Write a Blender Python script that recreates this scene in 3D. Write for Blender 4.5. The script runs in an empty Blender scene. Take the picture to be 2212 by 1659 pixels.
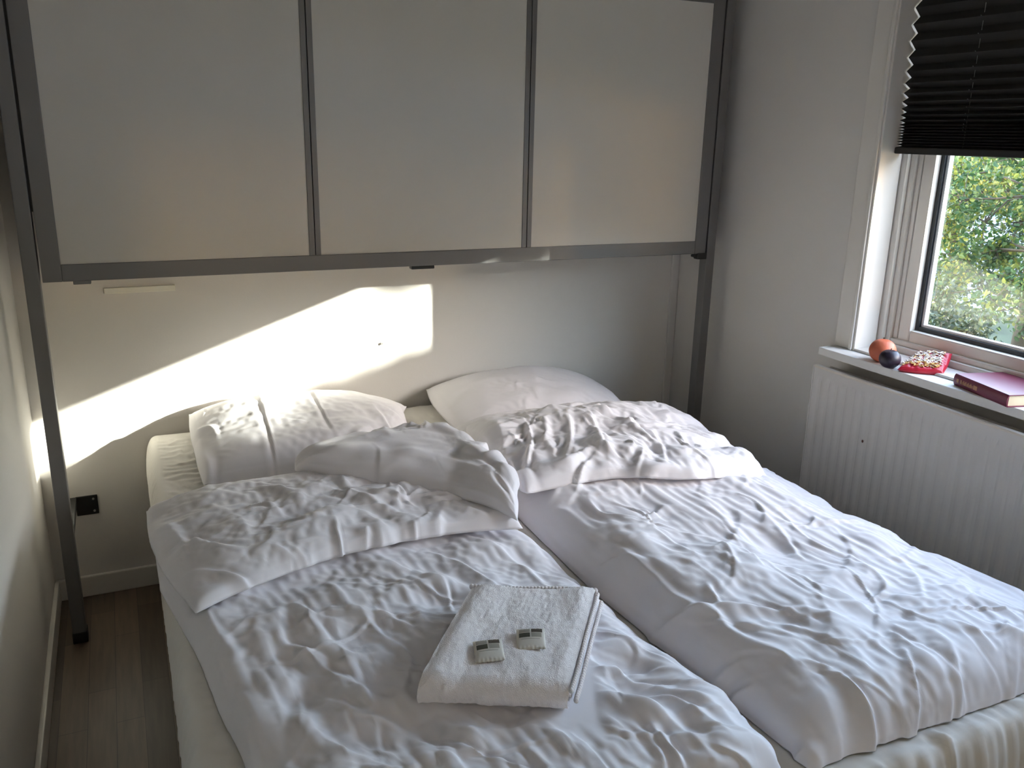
import bpy, bmesh, math, random
import numpy as np
from mathutils import Vector, Matrix

random.seed(7)
rng = np.random.default_rng(11)
scene = bpy.context.scene
col = scene.collection
R = math.radians

# ------------------------------------------------------------------ helpers
def mat(name, color=(.8, .8, .8), rough=.6, metal=0.0, bump=None, noise=None, spec=.5, sheen=0.0, trans=0.0):
    m = bpy.data.materials.new(name); m.use_nodes = True
    nt = m.node_tree; b = nt.nodes['Principled BSDF']
    b.inputs['Base Color'].default_value = (*color, 1)
    b.inputs['Roughness'].default_value = rough
    b.inputs['Metallic'].default_value = metal
    b.inputs['Specular IOR Level'].default_value = spec
    if sheen:
        b.inputs['Sheen Weight'].default_value = sheen
    tc = nt.nodes.new('ShaderNodeTexCoord')
    if noise:                                   # (scale, amount)
        n = nt.nodes.new('ShaderNodeTexNoise'); n.inputs['Scale'].default_value = noise[0]; n.inputs['Detail'].default_value = 5
        nt.links.new(tc.outputs['Object'], n.inputs['Vector'])
        r = nt.nodes.new('ShaderNodeValToRGB')
        k = noise[1]
        r.color_ramp.elements[0].position = .3; r.color_ramp.elements[1].position = .7
        r.color_ramp.elements[0].color = (*[c * (1 - k) for c in color], 1)
        r.color_ramp.elements[1].color = (*[min(1, c * (1 + k)) for c in color], 1)
        nt.links.new(n.outputs['Fac'], r.inputs['Fac']); nt.links.new(r.outputs['Color'], b.inputs['Base Color'])
    if bump:                                    # (scale, strength, distance)
        n = nt.nodes.new('ShaderNodeTexNoise'); n.inputs['Scale'].default_value = bump[0]; n.inputs['Detail'].default_value = 4
        nt.links.new(tc.outputs['Object'], n.inputs['Vector'])
        bp = nt.nodes.new('ShaderNodeBump'); bp.inputs['Strength'].default_value = bump[1]; bp.inputs['Distance'].default_value = bump[2]
        nt.links.new(n.outputs['Fac'], bp.inputs['Height']); nt.links.new(bp.outputs['Normal'], b.inputs['Normal'])
    return m

def link(o, parent=None):
    col.objects.link(o)
    if parent is not None:
        o.parent = parent
    return o

def obj(name, bm, m, parent=None, smooth=False):
    me = bpy.data.meshes.new(name); bm.to_mesh(me); bm.free()
    o = bpy.data.objects.new(name, me)
    for mm in (m if isinstance(m, (list, tuple)) else [m]):
        me.materials.append(mm)
    if smooth:
        for p in me.polygons: p.use_smooth = True
    return link(o, parent)

def empty(name, loc=(0, 0, 0)):
    o = bpy.data.objects.new(name, None); o.location = loc
    return link(o)

def tag(o, label=None, cat=None, group=None, kind=None):
    if label: o['label'] = label
    if cat: o['category'] = cat
    if group: o['group'] = group
    if kind: o['kind'] = kind
    return o

def box(bm, x0, x1, y0, y1, z0, z1, bev=0.0, mi=0, seg=2):
    g = bmesh.ops.create_cube(bm, size=1)
    vs = g['verts']
    for v in vs:
        v.co = Vector(((x0 + x1) / 2 + v.co.x * (x1 - x0), (y0 + y1) / 2 + v.co.y * (y1 - y0), (z0 + z1) / 2 + v.co.z * (z1 - z0)))
    fs = set(f for v in vs for f in v.link_faces)
    for f in fs: f.material_index = mi
    if bev:
        es = list(set(e for v in vs for e in v.link_edges))
        bmesh.ops.bevel(bm, geom=es, offset=bev, segments=seg, profile=.6, affect='EDGES')
    return vs

def cyl(bm, p0, p1, r, seg=16, r2=None):
    p0, p1 = Vector(p0), Vector(p1); d = p1 - p0
    g = bmesh.ops.create_cone(bm, cap_ends=True, segments=seg, radius1=r, radius2=r if r2 is None else r2, depth=d.length)
    q = Vector((0, 0, 1)).rotation_difference(d.normalized()).to_matrix().to_4x4()
    bmesh.ops.transform(bm, matrix=Matrix.Translation((p0 + p1) / 2) @ q, verts=g['verts'])
    return g['verts']

def BOX(name, m, args, parent=None, bev=0.0):
    bm = bmesh.new(); box(bm, *args, bev=bev)
    return obj(name, bm, m, parent)

def struct(o):
    o['kind'] = 'structure'; return o

def grid_faces(N, M, off=0, flip=False, wrap=False):
    i = np.arange(N - 1)[:, None]; j = np.arange(M - 1)[None, :]
    a = (i * M + j + off).ravel(); b = a + 1; c = a + M + 1; d = a + M
    f = np.stack([a, d, c, b] if not flip else [a, b, c, d], 1)
    return f

def mesh_np(name, verts, faces, m, parent=None, sub=0, smooth=True, merge=0.0):
    me = bpy.data.meshes.new(name)
    me.from_pydata([tuple(map(float, v)) for v in verts], [], [tuple(int(k) for k in f) for f in faces])
    me.validate(); me.update()
    if merge:
        bm = bmesh.new(); bm.from_mesh(me); bmesh.ops.remove_doubles(bm, verts=bm.verts, dist=merge)
        bmesh.ops.recalc_face_normals(bm, faces=bm.faces); bm.to_mesh(me); bm.free()
    if smooth:
        me.polygons.foreach_set('use_smooth', [True] * len(me.polygons))
    me.materials.append(m)
    o = bpy.data.objects.new(name, me)
    if sub:
        s = o.modifiers.new('sub', 'SUBSURF'); s.levels = sub; s.render_levels = sub
    return link(o, parent)

# ------------------------------------------------------------------ dimensions (metres, from the measured photograph)
LX, RX, BY = -0.097, 2.174, 0.288          # left wall, right wall, back wall
FY, CZ = -3.9, 2.42                        # wall behind the camera, ceiling
UW, ZB, ZT = 2.08, 1.052, 1.912            # folding bunk width, bottom, top

# ------------------------------------------------------------------ materials
M = {}
M['sill'] = mat('sill_paint', (.80, .775, .73), .6, spec=.25)
M['wall'] = mat('wall_paint', (.75, .715, .665), .75, bump=(220, .12, .002))
M['ceil'] = mat('ceiling_paint', (.78, .77, .75), .8)
M['trimw'] = mat('white_gloss_paint', (.78, .74, .68), .32)
M['upvc'] = mat('window_white', (.74, .695, .64), .3)
M['gasket'] = mat('rubber_gasket', (.012, .016, .022), .45)
M['spacer'] = mat('spacer_bar', (.85, .87, .9), .3)
M['alu'] = mat('grey_aluminium', (.19, .183, .178), .42, .35, bump=(90, .04, .001))
M['gap_dark'] = mat('dark_gap', (.012, .011, .01), .6)
M['panel'] = mat('beige_laminate', (.66, .62, .555), .5, noise=(3, .02), bump=(160, .05, .0008))
M['black'] = mat('black_plastic', (.012, .012, .012), .45)
M['steel'] = mat('steel_screw', (.45, .44, .42), .35, .8)
M['rad'] = mat('radiator_enamel', (.63, .59, .54), .4)
M['radcap'] = mat('radiator_edge', (.70, .62, .52), .4)
M['sheet'] = mat('cream_sheet', (.79, .75, .69), .85, bump=(700, .08, .0006), sheen=.1)
M['cotton'] = mat('white_cotton', (.84, .81, .835), .82, bump=(900, .08, .0005), sheen=.15)
M['base'] = mat('bed_base_fabric', (.16, .145, .125), .85, bump=(300, .3, .001))
M['blind'] = mat('black_blind_fabric', (.02, .018, .017), .8)
M['cord'] = mat('pale_cord', (.22, .22, .21), .6)
M['red'] = mat('red_foil', (.42, .012, .03), .3)
M['bookc'] = mat('maroon_cloth', (.165, .022, .05), .35, bump=(500, .2, .0005))
M['paper'] = mat('book_pages', (.70, .60, .42), .8)
M['gold'] = mat('gilt_lettering', (.42, .20, .10), .5)
M['bark'] = mat('bark', (.05, .04, .03), .9, bump=(20, .6, .01), noise=(8, .3))

def wall_glass():
    m = bpy.data.materials.new('window_glass'); m.use_nodes = True; nt = m.node_tree
    for n in list(nt.nodes): nt.nodes.remove(n)
    out = nt.nodes.new('ShaderNodeOutputMaterial'); mx = nt.nodes.new('ShaderNodeMixShader')
    t = nt.nodes.new('ShaderNodeBsdfTransparent'); g = nt.nodes.new('ShaderNodeBsdfGlossy')
    t.inputs['Color'].default_value = (.93, .96, .95, 1); g.inputs['Roughness'].default_value = .02
    mx.inputs[0].default_value = .05
    nt.links.new(t.outputs[0], mx.inputs[1]); nt.links.new(g.outputs[0], mx.inputs[2]); nt.links.new(mx.outputs[0], out.inputs[0])
    return m
M['glass'] = wall_glass()

def floor_mat():
    m = bpy.data.materials.new('parquet_laminate'); m.use_nodes = True; nt = m.node_tree; b = nt.nodes['Principled BSDF']
    tc = nt.nodes.new('ShaderNodeTexCoord'); mp = nt.nodes.new('ShaderNodeMapping'); mp.inputs['Rotation'].default_value = (0, 0, R(90))
    br = nt.nodes.new('ShaderNodeTexBrick'); br.offset = .37; br.inputs['Scale'].default_value = 1
    br.inputs['Brick Width'].default_value = .42; br.inputs['Row Height'].default_value = .066; br.inputs['Mortar Size'].default_value = .0006
    br.inputs['Color1'].default_value = (.19, .135, .095, 1); br.inputs['Color2'].default_value = (.075, .054, .04, 1); br.inputs['Mortar'].default_value = (.05, .037, .03, 1)
    br.inputs['Bias'].default_value = 0
    nz = nt.nodes.new('ShaderNodeTexNoise'); nz.inputs['Scale'].default_value = 6; nz.inputs['Detail'].default_value = 6
    mp2 = nt.nodes.new('ShaderNodeMapping'); mp2.inputs['Scale'].default_value = (12, 1, 1)
    nt.links.new(tc.outputs['Object'], mp2.inputs[0]); nt.links.new(mp2.outputs[0], nz.inputs['Vector'])
    mx = nt.nodes.new('ShaderNodeMix'); mx.data_type = 'RGBA'; mx.blend_type = 'OVERLAY'; mx.inputs['Factor'].default_value = .4
    nt.links.new(tc.outputs['Object'], mp.inputs[0]); nt.links.new(mp.outputs[0], br.inputs[0])
    nt.links.new(br.outputs['Color'], mx.inputs['A']); nt.links.new(nz.outputs['Fac'], mx.inputs['B'])
    nt.links.new(mx.outputs['Result'], b.inputs['Base Color']); b.inputs['Roughness'].default_value = .42
    return m
M['floor'] = floor_mat()

# ------------------------------------------------------------------ room shell
WY0, WY1, WZ0, WZ1 = -2.16, -0.64, 0.82, 2.14      # window opening in the right wall
struct(BOX('floor', M['floor'], (LX - .12, RX + .30, FY - .1, BY + .12, -.1, 0)))
struct(BOX('ceiling', M['ceil'], (LX - .12, RX + .30, FY - .1, BY + .12, CZ, CZ + .1)))
struct(BOX('wall_back', M['wall'], (LX - .12, RX + .30, BY, BY + .12, 0, CZ)))
struct(BOX('wall_left', M['wall'], (LX - .12, LX, FY - .1, BY, 0, CZ)))
bm = bmesh.new(); QX0, QX1, QZ0, QZ1 = .45, 1.55, .90, 1.85           # unseen curtained window added behind the camera for fill light
box(bm, LX, QX0, FY - .12, FY, 0, CZ); box(bm, QX1, RX, FY - .12, FY, 0, CZ); box(bm, QX0, QX1, FY - .12, FY, 0, QZ0); box(bm, QX0, QX1, FY - .12, FY, QZ1, CZ)
struct(obj('wall_front', bm, M['wall']))
bm = bmesh.new()
T = .20
box(bm, RX, RX + T, FY - .1, BY, 0, WZ0)
box(bm, RX, RX + T, FY - .1, BY, WZ1, CZ)
box(bm, RX, RX + T, WY1, BY, WZ0, WZ1)
box(bm, RX, RX + T, FY - .1, WY0, WZ0, WZ1)
struct(obj('wall_right', bm, M['wall']))
bm = bmesh.new(); box(bm, LX, 2.16, BY - .014, BY, 0, .07, bev=.004); struct(obj('baseboard_back', bm, M['trimw']))
bm = bmesh.new(); box(bm, LX, LX + .013, FY, BY - .014, 0, .07, bev=.004); struct(obj('baseboard_left', bm, M['trimw']))
bm = bmesh.new(); box(bm, RX - .013, RX, FY, BY - .014, 0, .07, bev=.004); struct(obj('baseboard_right', bm, M['trimw']))
# cover strip in the right back corner
bm = bmesh.new(); box(bm, 2.140, RX - .001, BY - .010, BY, .07, CZ, bev=.003); struct(obj('trim_2', bm, M['wall']))
# window casing on the wall
bm = bmesh.new()
box(bm, RX - .012, RX, WY1 + .003, WY1 + .072, WZ0 + .023, WZ1 + .07, bev=.003)
box(bm, RX - .018, RX, WY1, WY1 + .012, WZ0 + .023, WZ1 + .07, bev=.003)
box(bm, RX - .014, RX, WY0 - .072, WY0, WZ0 + .023, WZ1 + .07, bev=.003)
box(bm, RX - .014, RX, WY0, WY1, WZ1, WZ1 + .07, bev=.003)
struct(obj('trim_1', bm, M['trimw']))

# ------------------------------------------------------------------ window
bm = bmesh.new()      # lining of the reveal and fixed frame
def ring(bm, x0, x1, y0, y1, z0, z1, w, bev=.002):
    box(bm, x0, x1, y1 - w, y1, z0, z1, bev=bev); box(bm, x0, x1, y0, y0 + w, z0, z1, bev=bev)
    box(bm, x0, x1, y0 + w, y1 - w, z1 - w, z1, bev=bev); box(bm, x0, x1, y0 + w, y1 - w, z0, z0 + w, bev=bev)
win = empty('window_1', (RX, (WY0 + WY1) / 2, WZ0)); win['kind'] = 'structure'
def wpart(name, bm, m, parent=win):
    o = obj(name, bm, m)
    o.parent = parent
    o.matrix_parent_inverse = Matrix.Translation(win.location).inverted() if parent is win else Matrix.Identity(4)
    return o
ring(bm, RX - .012, 2.246, WY0, WY1, WZ0 + .022, WZ1, .008)
ring(bm, 2.249, 2.345, WY0, WY1, WZ0 + .022, WZ1, .026, bev=.004)
ring(bm, 2.262, 2.345, WY0 + .026, WY1 - .026, WZ0 + .046, WZ1 - .026, .018, bev=.005)
ring(bm, 2.272, 2.345, WY0 + .044, WY1 - .044, WZ0 + .050, WZ1 - .044, .016, bev=.003)
wpart('window_frame', bm, M['upvc'])
bm = bmesh.new()
sy0, sy1, sz0, sz1 = WY0 + .060, WY1 - .062, .877, WZ1 - .06
ring(bm, 2.272, 2.335, sy0, sy1, sz0, sz1, .040, bev=.005)
sash = wpart('sash', bm, M['upvc'])
bm = bmesh.new(); ring(bm, 2.292, 2.318, sy0 + .04, sy1 - .04, sz0 + .04, sz1 - .04, .012, bev=.001)
wpart('gasket', bm, M['gasket'])
bm = bmesh.new(); ring(bm, 2.300, 2.316, sy0 + .0525, sy1 - .0525, sz0 + .0505, sz1 - .0525, .009, bev=.0005)
wpart('spacer_bar', bm, M['spacer'])
bm = bmesh.new(); box(bm, 2.308, 2.312, sy0 + .054, sy1 - .054, sz0 + .054, sz1 - .054)
wpart('glass_pane', bm, M['glass'])
bm = bmesh.new()
box(bm, 2.10, 2.1735, WY0 - .09, -.568, .818, .842, bev=.003)
box(bm, 2.1735, 2.29, WY0 + .0005, WY1 - .0005, .821, .842, bev=.0005)
wpart('window_sill', bm, M['sill'])

w2 = empty('fill_window', ((QX0 + QX1) / 2, FY, QZ0)); w2['kind'] = 'structure'; w2i = Matrix.Translation(w2.location).inverted()  # window nobody sees, put in to light the surfaces facing the camera
bm = bmesh.new()
for (a_, b_, c_, d_) in ((QX0, QX1, QZ0, QZ0 + .05), (QX0, QX1, QZ1 - .05, QZ1), (QX0, QX0 + .05, QZ0 + .05, QZ1 - .05), (QX1 - .05, QX1, QZ0 + .05, QZ1 - .05), (.975, 1.025, QZ0 + .05, QZ1 - .05)):
    box(bm, a_, b_, FY - .09, FY - .04, c_, d_, bev=.003)
o = obj('window_frame', bm, M['upvc']); o.parent = w2; o.matrix_parent_inverse = w2i
bm = bmesh.new(); box(bm, QX0 + .04, QX1 - .04, FY - .068, FY - .064, QZ0 + .04, QZ1 - .04); o = obj('glass_pane', bm, M['glass']); o.parent = w2; o.matrix_parent_inverse = w2i
def fill_curtain_mat():
    m = bpy.data.materials.new('sheer_fill_curtain'); m.use_nodes = True; nt = m.node_tree
    for n in list(nt.nodes): nt.nodes.remove(n)
    out = nt.nodes.new('ShaderNodeOutputMaterial'); mx = nt.nodes.new('ShaderNodeMixShader'); t = nt.nodes.new('ShaderNodeBsdfTranslucent'); g = nt.nodes.new('ShaderNodeBsdfDiffuse')
    t.inputs['Color'].default_value = (.43, .385, .345, 1); g.inputs['Color'].default_value = (.8, .78, .74, 1); mx.inputs[0].default_value = .35
    nt.links.new(t.outputs[0], mx.inputs[1]); nt.links.new(g.outputs[0], mx.inputs[2]); nt.links.new(mx.outputs[0], out.inputs[0]); return m
cx_ = np.linspace(QX0 - .08, QX1 + .08, 260); cyy = FY + .045 + .018 * np.sin(cx_ * 55)
CV = np.array([[(x_, y_, z_) for x_, y_ in zip(cx_, cyy)] for z_ in (QZ0 - .1, QZ1 + .05)])
cu = mesh_np('fill_curtain', CV.reshape(-1, 3), grid_faces(2, 260), fill_curtain_mat()); tag(cu, 'sheer white cloth over the unseen window, added to bring in fill light', 'fill_curtain')

# ------------------------------------------------------------------ pleated blind
bl = empty('pleated_blind', (2.2, -1.4, 2.1))
tag(bl, 'black pleated blind half lowered over the window', 'blind')
inv = Matrix.Translation(bl.location).inverted()
pitch = []; z = 1.432
for k in range(8): pitch.append(.0075)
p = .012
while z + sum(pitch) < 2.085:
    pitch.append(p); p = min(p * 1.17, .042)
pts = []; zz = z
for k, p in enumerate(pitch):
    pts.append((2.212 + .0, zz)); pts.append((2.234, zz + p * .5)); zz += p
pts.append((2.212, zz))
V = []; F = []
ya, yb = WY0 + .015, WY1 - .013
wz = []
for i, (x, z_) in enumerate(pts):
    tip = 0.011 if i % 2 == 0 else 0.0
    for t in range(9):
        u = t / 8; V.append((x, ya + (yb - ya) * u, z_))
V = np.array(V).reshape(len(pts), 9, 3)
# both skins of the cloth
N = len(pts); V2 = V.copy(); V2[:, :, 0] += .0012
allv = np.concatenate([V.reshape(-1, 3), V2.reshape(-1, 3)])
fa = grid_faces(N, 9); fb = grid_faces(N, 9, N * 9, True)
o = mesh_np('pleated_fabric', allv, np.concatenate([fa, fb]), M['blind'], bl, smooth=False); o.matrix_parent_inverse = inv
bm = bmesh.new(); box(bm, 2.208, 2.238, ya - .001, yb + .001, 1.414, 1.432, bev=.003); o = obj('bottom_rail', bm, M['blind'], bl); o.matrix_parent_inverse = inv
bm = bmesh.new(); box(bm, 2.206, 2.240, ya, yb, zz - .002, WZ1 - .009, bev=.003); o = obj('head_rail', bm, M['blind'], bl); o.matrix_parent_inverse = inv
for yc in (-.86, -1.93):
    bm = bmesh.new()
    cyl(bm, (2.2225, yc, 1.43), (2.2225, yc, zz), .0007, 8)
    for i in range(12, len(pts) - 1, 2):
        cyl(bm, (2.2110, yc, pts[i][1] + .0022), (2.2135, yc, pts[i][1] + .0010), .0010, 8)
    o = obj('cord', bm, M['cord'], bl); o.matrix_parent_inverse = inv

# ------------------------------------------------------------------ radiator
rad = empty('radiator', (2.10, -1.3, .3)); tag(rad, 'white ribbed panel radiator under the window sill', 'radiator')
rinv = Matrix.Translation(rad.location).inverted()
ry0, ry1, rz0, rz1 = -2.15, -.592, .17, .788
pitchr = .0333; n = int((ry1 - ry0 - .02) / pitchr)
prof = []
for k in range(n):
    a = ry1 - .010 - k * pitchr
    for t, d in ((0, 0), (.15, .0008), (.34, .0028), (.62, .0028), (.81, .0008)):
        prof.append((a - t * pitchr, d))
prof.append((ry0 + .01, 0))
zs = [rz0, rz0 + .02, rz0 + .04, rz1 - .04, rz1 - .022, rz1]
amp = [0, 0, 1, 1, 0, 0]
G = np.array([[(2.070 + d * am, y, z_) for (y, d) in [(ry1, 0)] + prof + [(ry0, 0)]] for z_, am in zip(zs, amp)])
back = G.copy(); back[:, :, 0] = 2.080
vv = np.concatenate([G.reshape(-1, 3), back.reshape(-1, 3)]); Nn, Mm = G.shape[:2]
o = mesh_np('front_panel', vv, np.concatenate([grid_faces(Nn, Mm, 0, True), grid_faces(Nn, Mm, Nn * Mm)]), M['rad'], rad, smooth=False); o.matrix_parent_inverse = rinv
bm = bmesh.new(); box(bm, 2.068, 2.084, ry0 - .002, ry1 + .002, rz1 - .001, rz1 + .007, bev=.003); o = obj('top_edge', bm, M['radcap'], rad); o.matrix_parent_inverse = rinv
for ya_ in (ry1 - .001, ry0 - .006):
    bm = bmesh.new(); box(bm, 2.068, 2.084, ya_, ya_ + .007, rz0, rz1 + .004, bev=.003)
    o = obj('side_edge', bm, M['rad'], rad); o.matrix_parent_inverse = rinv
bm = bmesh.new(); box(bm, 2.128, 2.140, ry0, ry1, rz0, rz1 - .005, bev=.003)
for k in range(46): box(bm, 2.085, 2.128, ry1 - .03 - k * .0332 - .010, ry1 - .03 - k * .0332, rz0 + .03, rz1 - .03)
o = obj('back_panel', bm, M['rad'], rad); o.matrix_parent_inverse = rinv
for yy in (ry1 - .2, ry0 + .2):
    bm = bmesh.new(); box(bm, 2.14, RX - .0005, yy, yy + .03, rz0 + .05, rz1 - .05)
    o = obj('wall_bracket', bm, M['rad'], rad); o.matrix_parent_inverse = rinv
bm = bmesh.new(); cyl(bm, (2.125, ry0 - .03, 0), (2.125, ry0 - .03, .22), .009, 16); cyl(bm, (2.125, ry0 - .03, .212), (2.125, ry0 + .02, .212), .012, 16)
o = obj('supply_pipe', bm, M['rad'], rad, True); o.matrix_parent_inverse = rinv
bm = bmesh.new()      # small chip in the enamel
bmesh.ops.create_icosphere(bm, subdivisions=2, radius=.0035, matrix=Matrix.Translation((2.0695, -.81, .622)) @ Matrix.Diagonal((.3, 1, 1.3, 1)))
o = obj('enamel_chip', bm, mat('rusty_chip', (.15, .06, .04), .8), rad, True); o.matrix_parent_inverse = rinv

# ------------------------------------------------------------------ folding bunk over the bed head
bk = empty('folding_bunk', (1.04, .1, 0)); tag(bk, 'folded-up wall bunk with grey metal frame and beige panels', 'bunk bed')
binv = Matrix.Translation(bk.location).inverted()
def bpart(name, bm, m, parent=bk, smooth=False):
    o = obj(name, bm, m, None, smooth); o.parent = parent
    if parent is bk: o.matrix_parent_inverse = binv
    return o
w, p, q, h = .0461, .6404, .0333, .0448
xs = [w, w + p, w + p + q, w + 2 * p + q, w + 2 * p + 2 * q, w + 3 * p + 2 * q]
for xa_, xb_ in ((0, w), (UW - w, UW)):
    bm = bmesh.new(); box(bm, xa_, xb_, 0, .03, ZB, ZT, bev=.002); bpart('side_rail', bm, M['alu'])
bm = bmesh.new(); box(bm, w, UW - w, 0.0005, .03, ZB, ZB + h, bev=.002); bpart('bottom_rail', bm, M['alu'])
bm = bmesh.new(); box(bm, w, UW - w, 0.0005, .03, ZT - h, ZT, bev=.002); bpart('top_rail', bm, M['alu'])
for a, b in ((xs[1], xs[2]), (xs[3], xs[4])):
    bm = bmesh.new(); mid = (a + b) / 2
    box(bm, a, mid - .0012, .001, .03, ZB + h, ZT - h, bev=.0015); box(bm, mid + .0012, b, .001, .03, ZB + h, ZT - h, bev=.0015)
    dv = bpart('divider', bm, M['alu'])
    bm = bmesh.new(); box(bm, mid - .0012, mid + .0012, .006, .03, ZB + h, ZT - h); bpart('seam', bm, M['gap_dark'], dv).matrix_parent_inverse = Matrix.Identity(4)
for a, b in ((xs[0], xs[1]), (xs[2], xs[3]), (xs[4], xs[5])):
    bm = bmesh.new(); box(bm, a, b, .004, .016, ZB + h, ZT - h); bpart('front_panel', bm, M['panel'])
bm = bmesh.new(); box(bm, .012, UW - .012, .03, .235, ZB + .012, ZT, bev=.004); bpart('bed_box', bm, M['alu'])
for x0, x1 in ((-.042, -.006), (2.086, 2.121)):
    bm = bmesh.new(); box(bm, x0, x1, 0.0, .040, .022, 1.98, bev=.003); po = bpart('post', bm, M['alu'])
    bm = bmesh.new(); box(bm, x0 - .002, x1 + .002, -.002, .042, 0, .034, bev=.003); bpart('foot_cap', bm, M['black'], po)
    # arm and plate that tie the post to the wall
    s = 1 if x0 < 1 else -1; xa = -.011 if s > 0 else 2.091
    bm = bmesh.new(); box(bm, xa - .016, xa + .004, .04, BY, .318, .338, bev=.002); bpart('wall_arm', bm, M['black'])
    bm = bmesh.new(); box(bm, min(xa, xa + s * .062), max(xa, xa + s * .062), BY - .006, BY, .276, .339, bev=.002)
    pl = bpart('wall_plate', bm, M['black'])
    for sz in (.288, .328):
        bm = bmesh.new(); cyl(bm, (xa + s * .050, BY - .0085, sz), (xa + s * .050, BY - .005, sz), .0035, 12)
        bpart('screw', bm, M['steel'], pl).matrix_parent_inverse = Matrix.Identity(4)
    # upper stay, hidden behind the box
    bm = bmesh.new(); box(bm, x0 + .004, x1 - .004, .04, BY, 1.86, 1.89, bev=.002); bpart('wall_arm', bm, M['alu'])
# black strips put in as the shade of the gap between post and frame
bm = bmesh.new(); box(bm, -.0055, -.0005, .006, .03, ZB + .18, ZT); bpart('gap_shade', bm, M['gap_dark'])
bm = bmesh.new(); box(bm, UW + .0005, UW + .0055, .006, .03, ZB - .004, ZT); bpart('gap_shade', bm, M['gap_dark'])
bm = bmesh.new(); box(bm, .070, .112, .002, .026, ZB - .009, ZB + .001, bev=.002); bpart('latch', bm, M['alu'])
bm = bmesh.new(); box(bm, .992, 1.066, .001, .026, ZB - .010, ZB + .0005, bev=.003); bpart('latch', bm, M['black'])
bm = bmesh.new(); box(bm, 2.045, 2.0858, -.003, .022, ZB - .020, ZB + .003, bev=.004); box(bm, 2.028, 2.05, -.001, .016, ZB - .012, ZB - .002, bev=.004); bpart('latch', bm, M['black'])
# pale raised bar and a nail on the back wall
tag(BOX('wall_bar', mat('cream_bar', (.86, .83, .72), .5), (.135, .332, BY - .008, BY, .966, .984), bev=.002), 'short pale raised bar on the back wall under the bunk', 'bar')
bm = bmesh.new(); cyl(bm, (.974, BY - .008, .748), (.974, BY, .748), .0045, 12); tag(obj('nail', bm, M['steel']), 'small nail head in the sunlit back wall above the left pillow', 'nail')

# ------------------------------------------------------------------ cloth relaxation (numpy)
def _edge(P, ax, L, k, step=1, push_only=False):
    P = np.swapaxes(P, 0, 1) if ax == 1 else P
    L = np.swapaxes(L, 0, 1) if ax == 1 else L
    n = P.shape[0]
    for par in range(2 * step):
        ia = np.arange(par, n - step, 2 * step)
        if len(ia) == 0: continue
        a = P[ia]; b = P[ia + step]; d = b - a
        l = np.sqrt((d * d).sum(-1)) + 1e-9
        c = (l - L[ia]) / l
        if push_only: c = np.minimum(c, 0)
        d *= (c * .5 * k)[..., None]
        P[ia] += d; P[ia + step] -= d
def _diag(P, L1, L2, k):
    for par in (0, 1):
        for (s, L) in ((0, L1), (1, L2)):
            ia = np.arange(par, P.shape[0] - 1, 2)
            for pj in (0, 1):
                ja = np.arange(pj, P.shape[1] - 1, 2)
                I, J = np.meshgrid(ia, ja, indexing='ij')
                if s == 0: A = (I, J); B = (I + 1, J + 1)
                else: A = (I + 1, J); B = (I, J + 1)
                a = P[A]; b = P[B]; d = b - a; l = np.sqrt((d * d).sum(-1)) + 1e-9
                d *= ((l - L[I, J]) / l * .5 * k)[..., None]
                P[A] += d; P[B] -= d
def lens(P):
    nrm = lambda d: np.sqrt((d * d).sum(-1))
    return (nrm(P[1:] - P[:-1]), nrm(P[:, 1:] - P[:, :-1]), nrm(P[1:, 1:] - P[:-1, :-1]), nrm(P[:-1, 1:] - P[1:, :-1]), nrm(P[2:] - P[:-2]), nrm(P[:, 2:] - P[:, :-2]))
def gnorm(P):
    du = np.gradient(P, axis=0); dv = np.gradient(P, axis=1)
    n = np.cross(du, dv); return n / (np.sqrt((n * n).sum(-1, keepdims=True)) + 1e-12)
def smooth_noise(N, Mx, cells, seed=0):
    r = np.random.default_rng(seed); out = np.zeros((N, Mx)); amp = 1
    for c in cells:
        a = r.standard_normal((c[0] + 3, c[1] + 3))
        u = np.linspace(0, c[0], N); v = np.linspace(0, c[1], Mx)
        iu = np.minimum(u.astype(int), c[0] - 1); iv = np.minimum(v.astype(int), c[1] - 1)
        fu = u - iu; fv = v - iv
        fu = fu * fu * (3 - 2 * fu); fv = fv * fv * (3 - 2 * fv)
        A = a[iu][:, iv]; B = a[iu + 1][:, iv]; C = a[iu][:, iv + 1]; D = a[iu + 1][:, iv + 1]
        out += amp * ((A * (1 - fu)[:, None] + B * fu[:, None]) * (1 - fv)[None] + (C * (1 - fu)[:, None] + D * fu[:, None]) * fv[None])
        amp *= .6
    return out
def catmull(ctrl, n):
    """ctrl (k, ..., 3) resampled to n along axis 0"""
    c = np.asarray(ctrl, float); k = len(c)
    t = np.linspace(0, k - 1, n); i = np.minimum(t.astype(int), k - 2); f = (t - i).reshape([-1] + [1] * (c.ndim - 1))
    g = lambda j: c[np.clip(j, 0, k - 1)]
    p0, p1, p2, p3 = g(i - 1), g(i), g(i + 1), g(i + 2)
    return .5 * ((2 * p1) + (-p0 + p2) * f + (2 * p0 - 5 * p1 + 4 * p2 - p3) * f ** 2 + (-p0 + 3 * p1 - 3 * p2 + p3) * f ** 3)
def resample(P, n):
    """even arc length resample along axis 0 using the mean row"""
    d = np.sqrt(((P[1:] - P[:-1]) ** 2).sum(-1)).mean(axis=1) if P.ndim == 3 else np.sqrt(((P[1:] - P[:-1]) ** 2).sum(-1))
    s = np.concatenate([[0], np.cumsum(d)]); t = np.linspace(0, s[-1], n)
    i = np.clip(np.searchsorted(s, t) - 1, 0, len(s) - 2); f = ((t - s[i]) / (s[i + 1] - s[i])).reshape([-1] + [1] * (P.ndim - 1))
    return P[i] * (1 - f) + P[i + 1] * f
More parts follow.
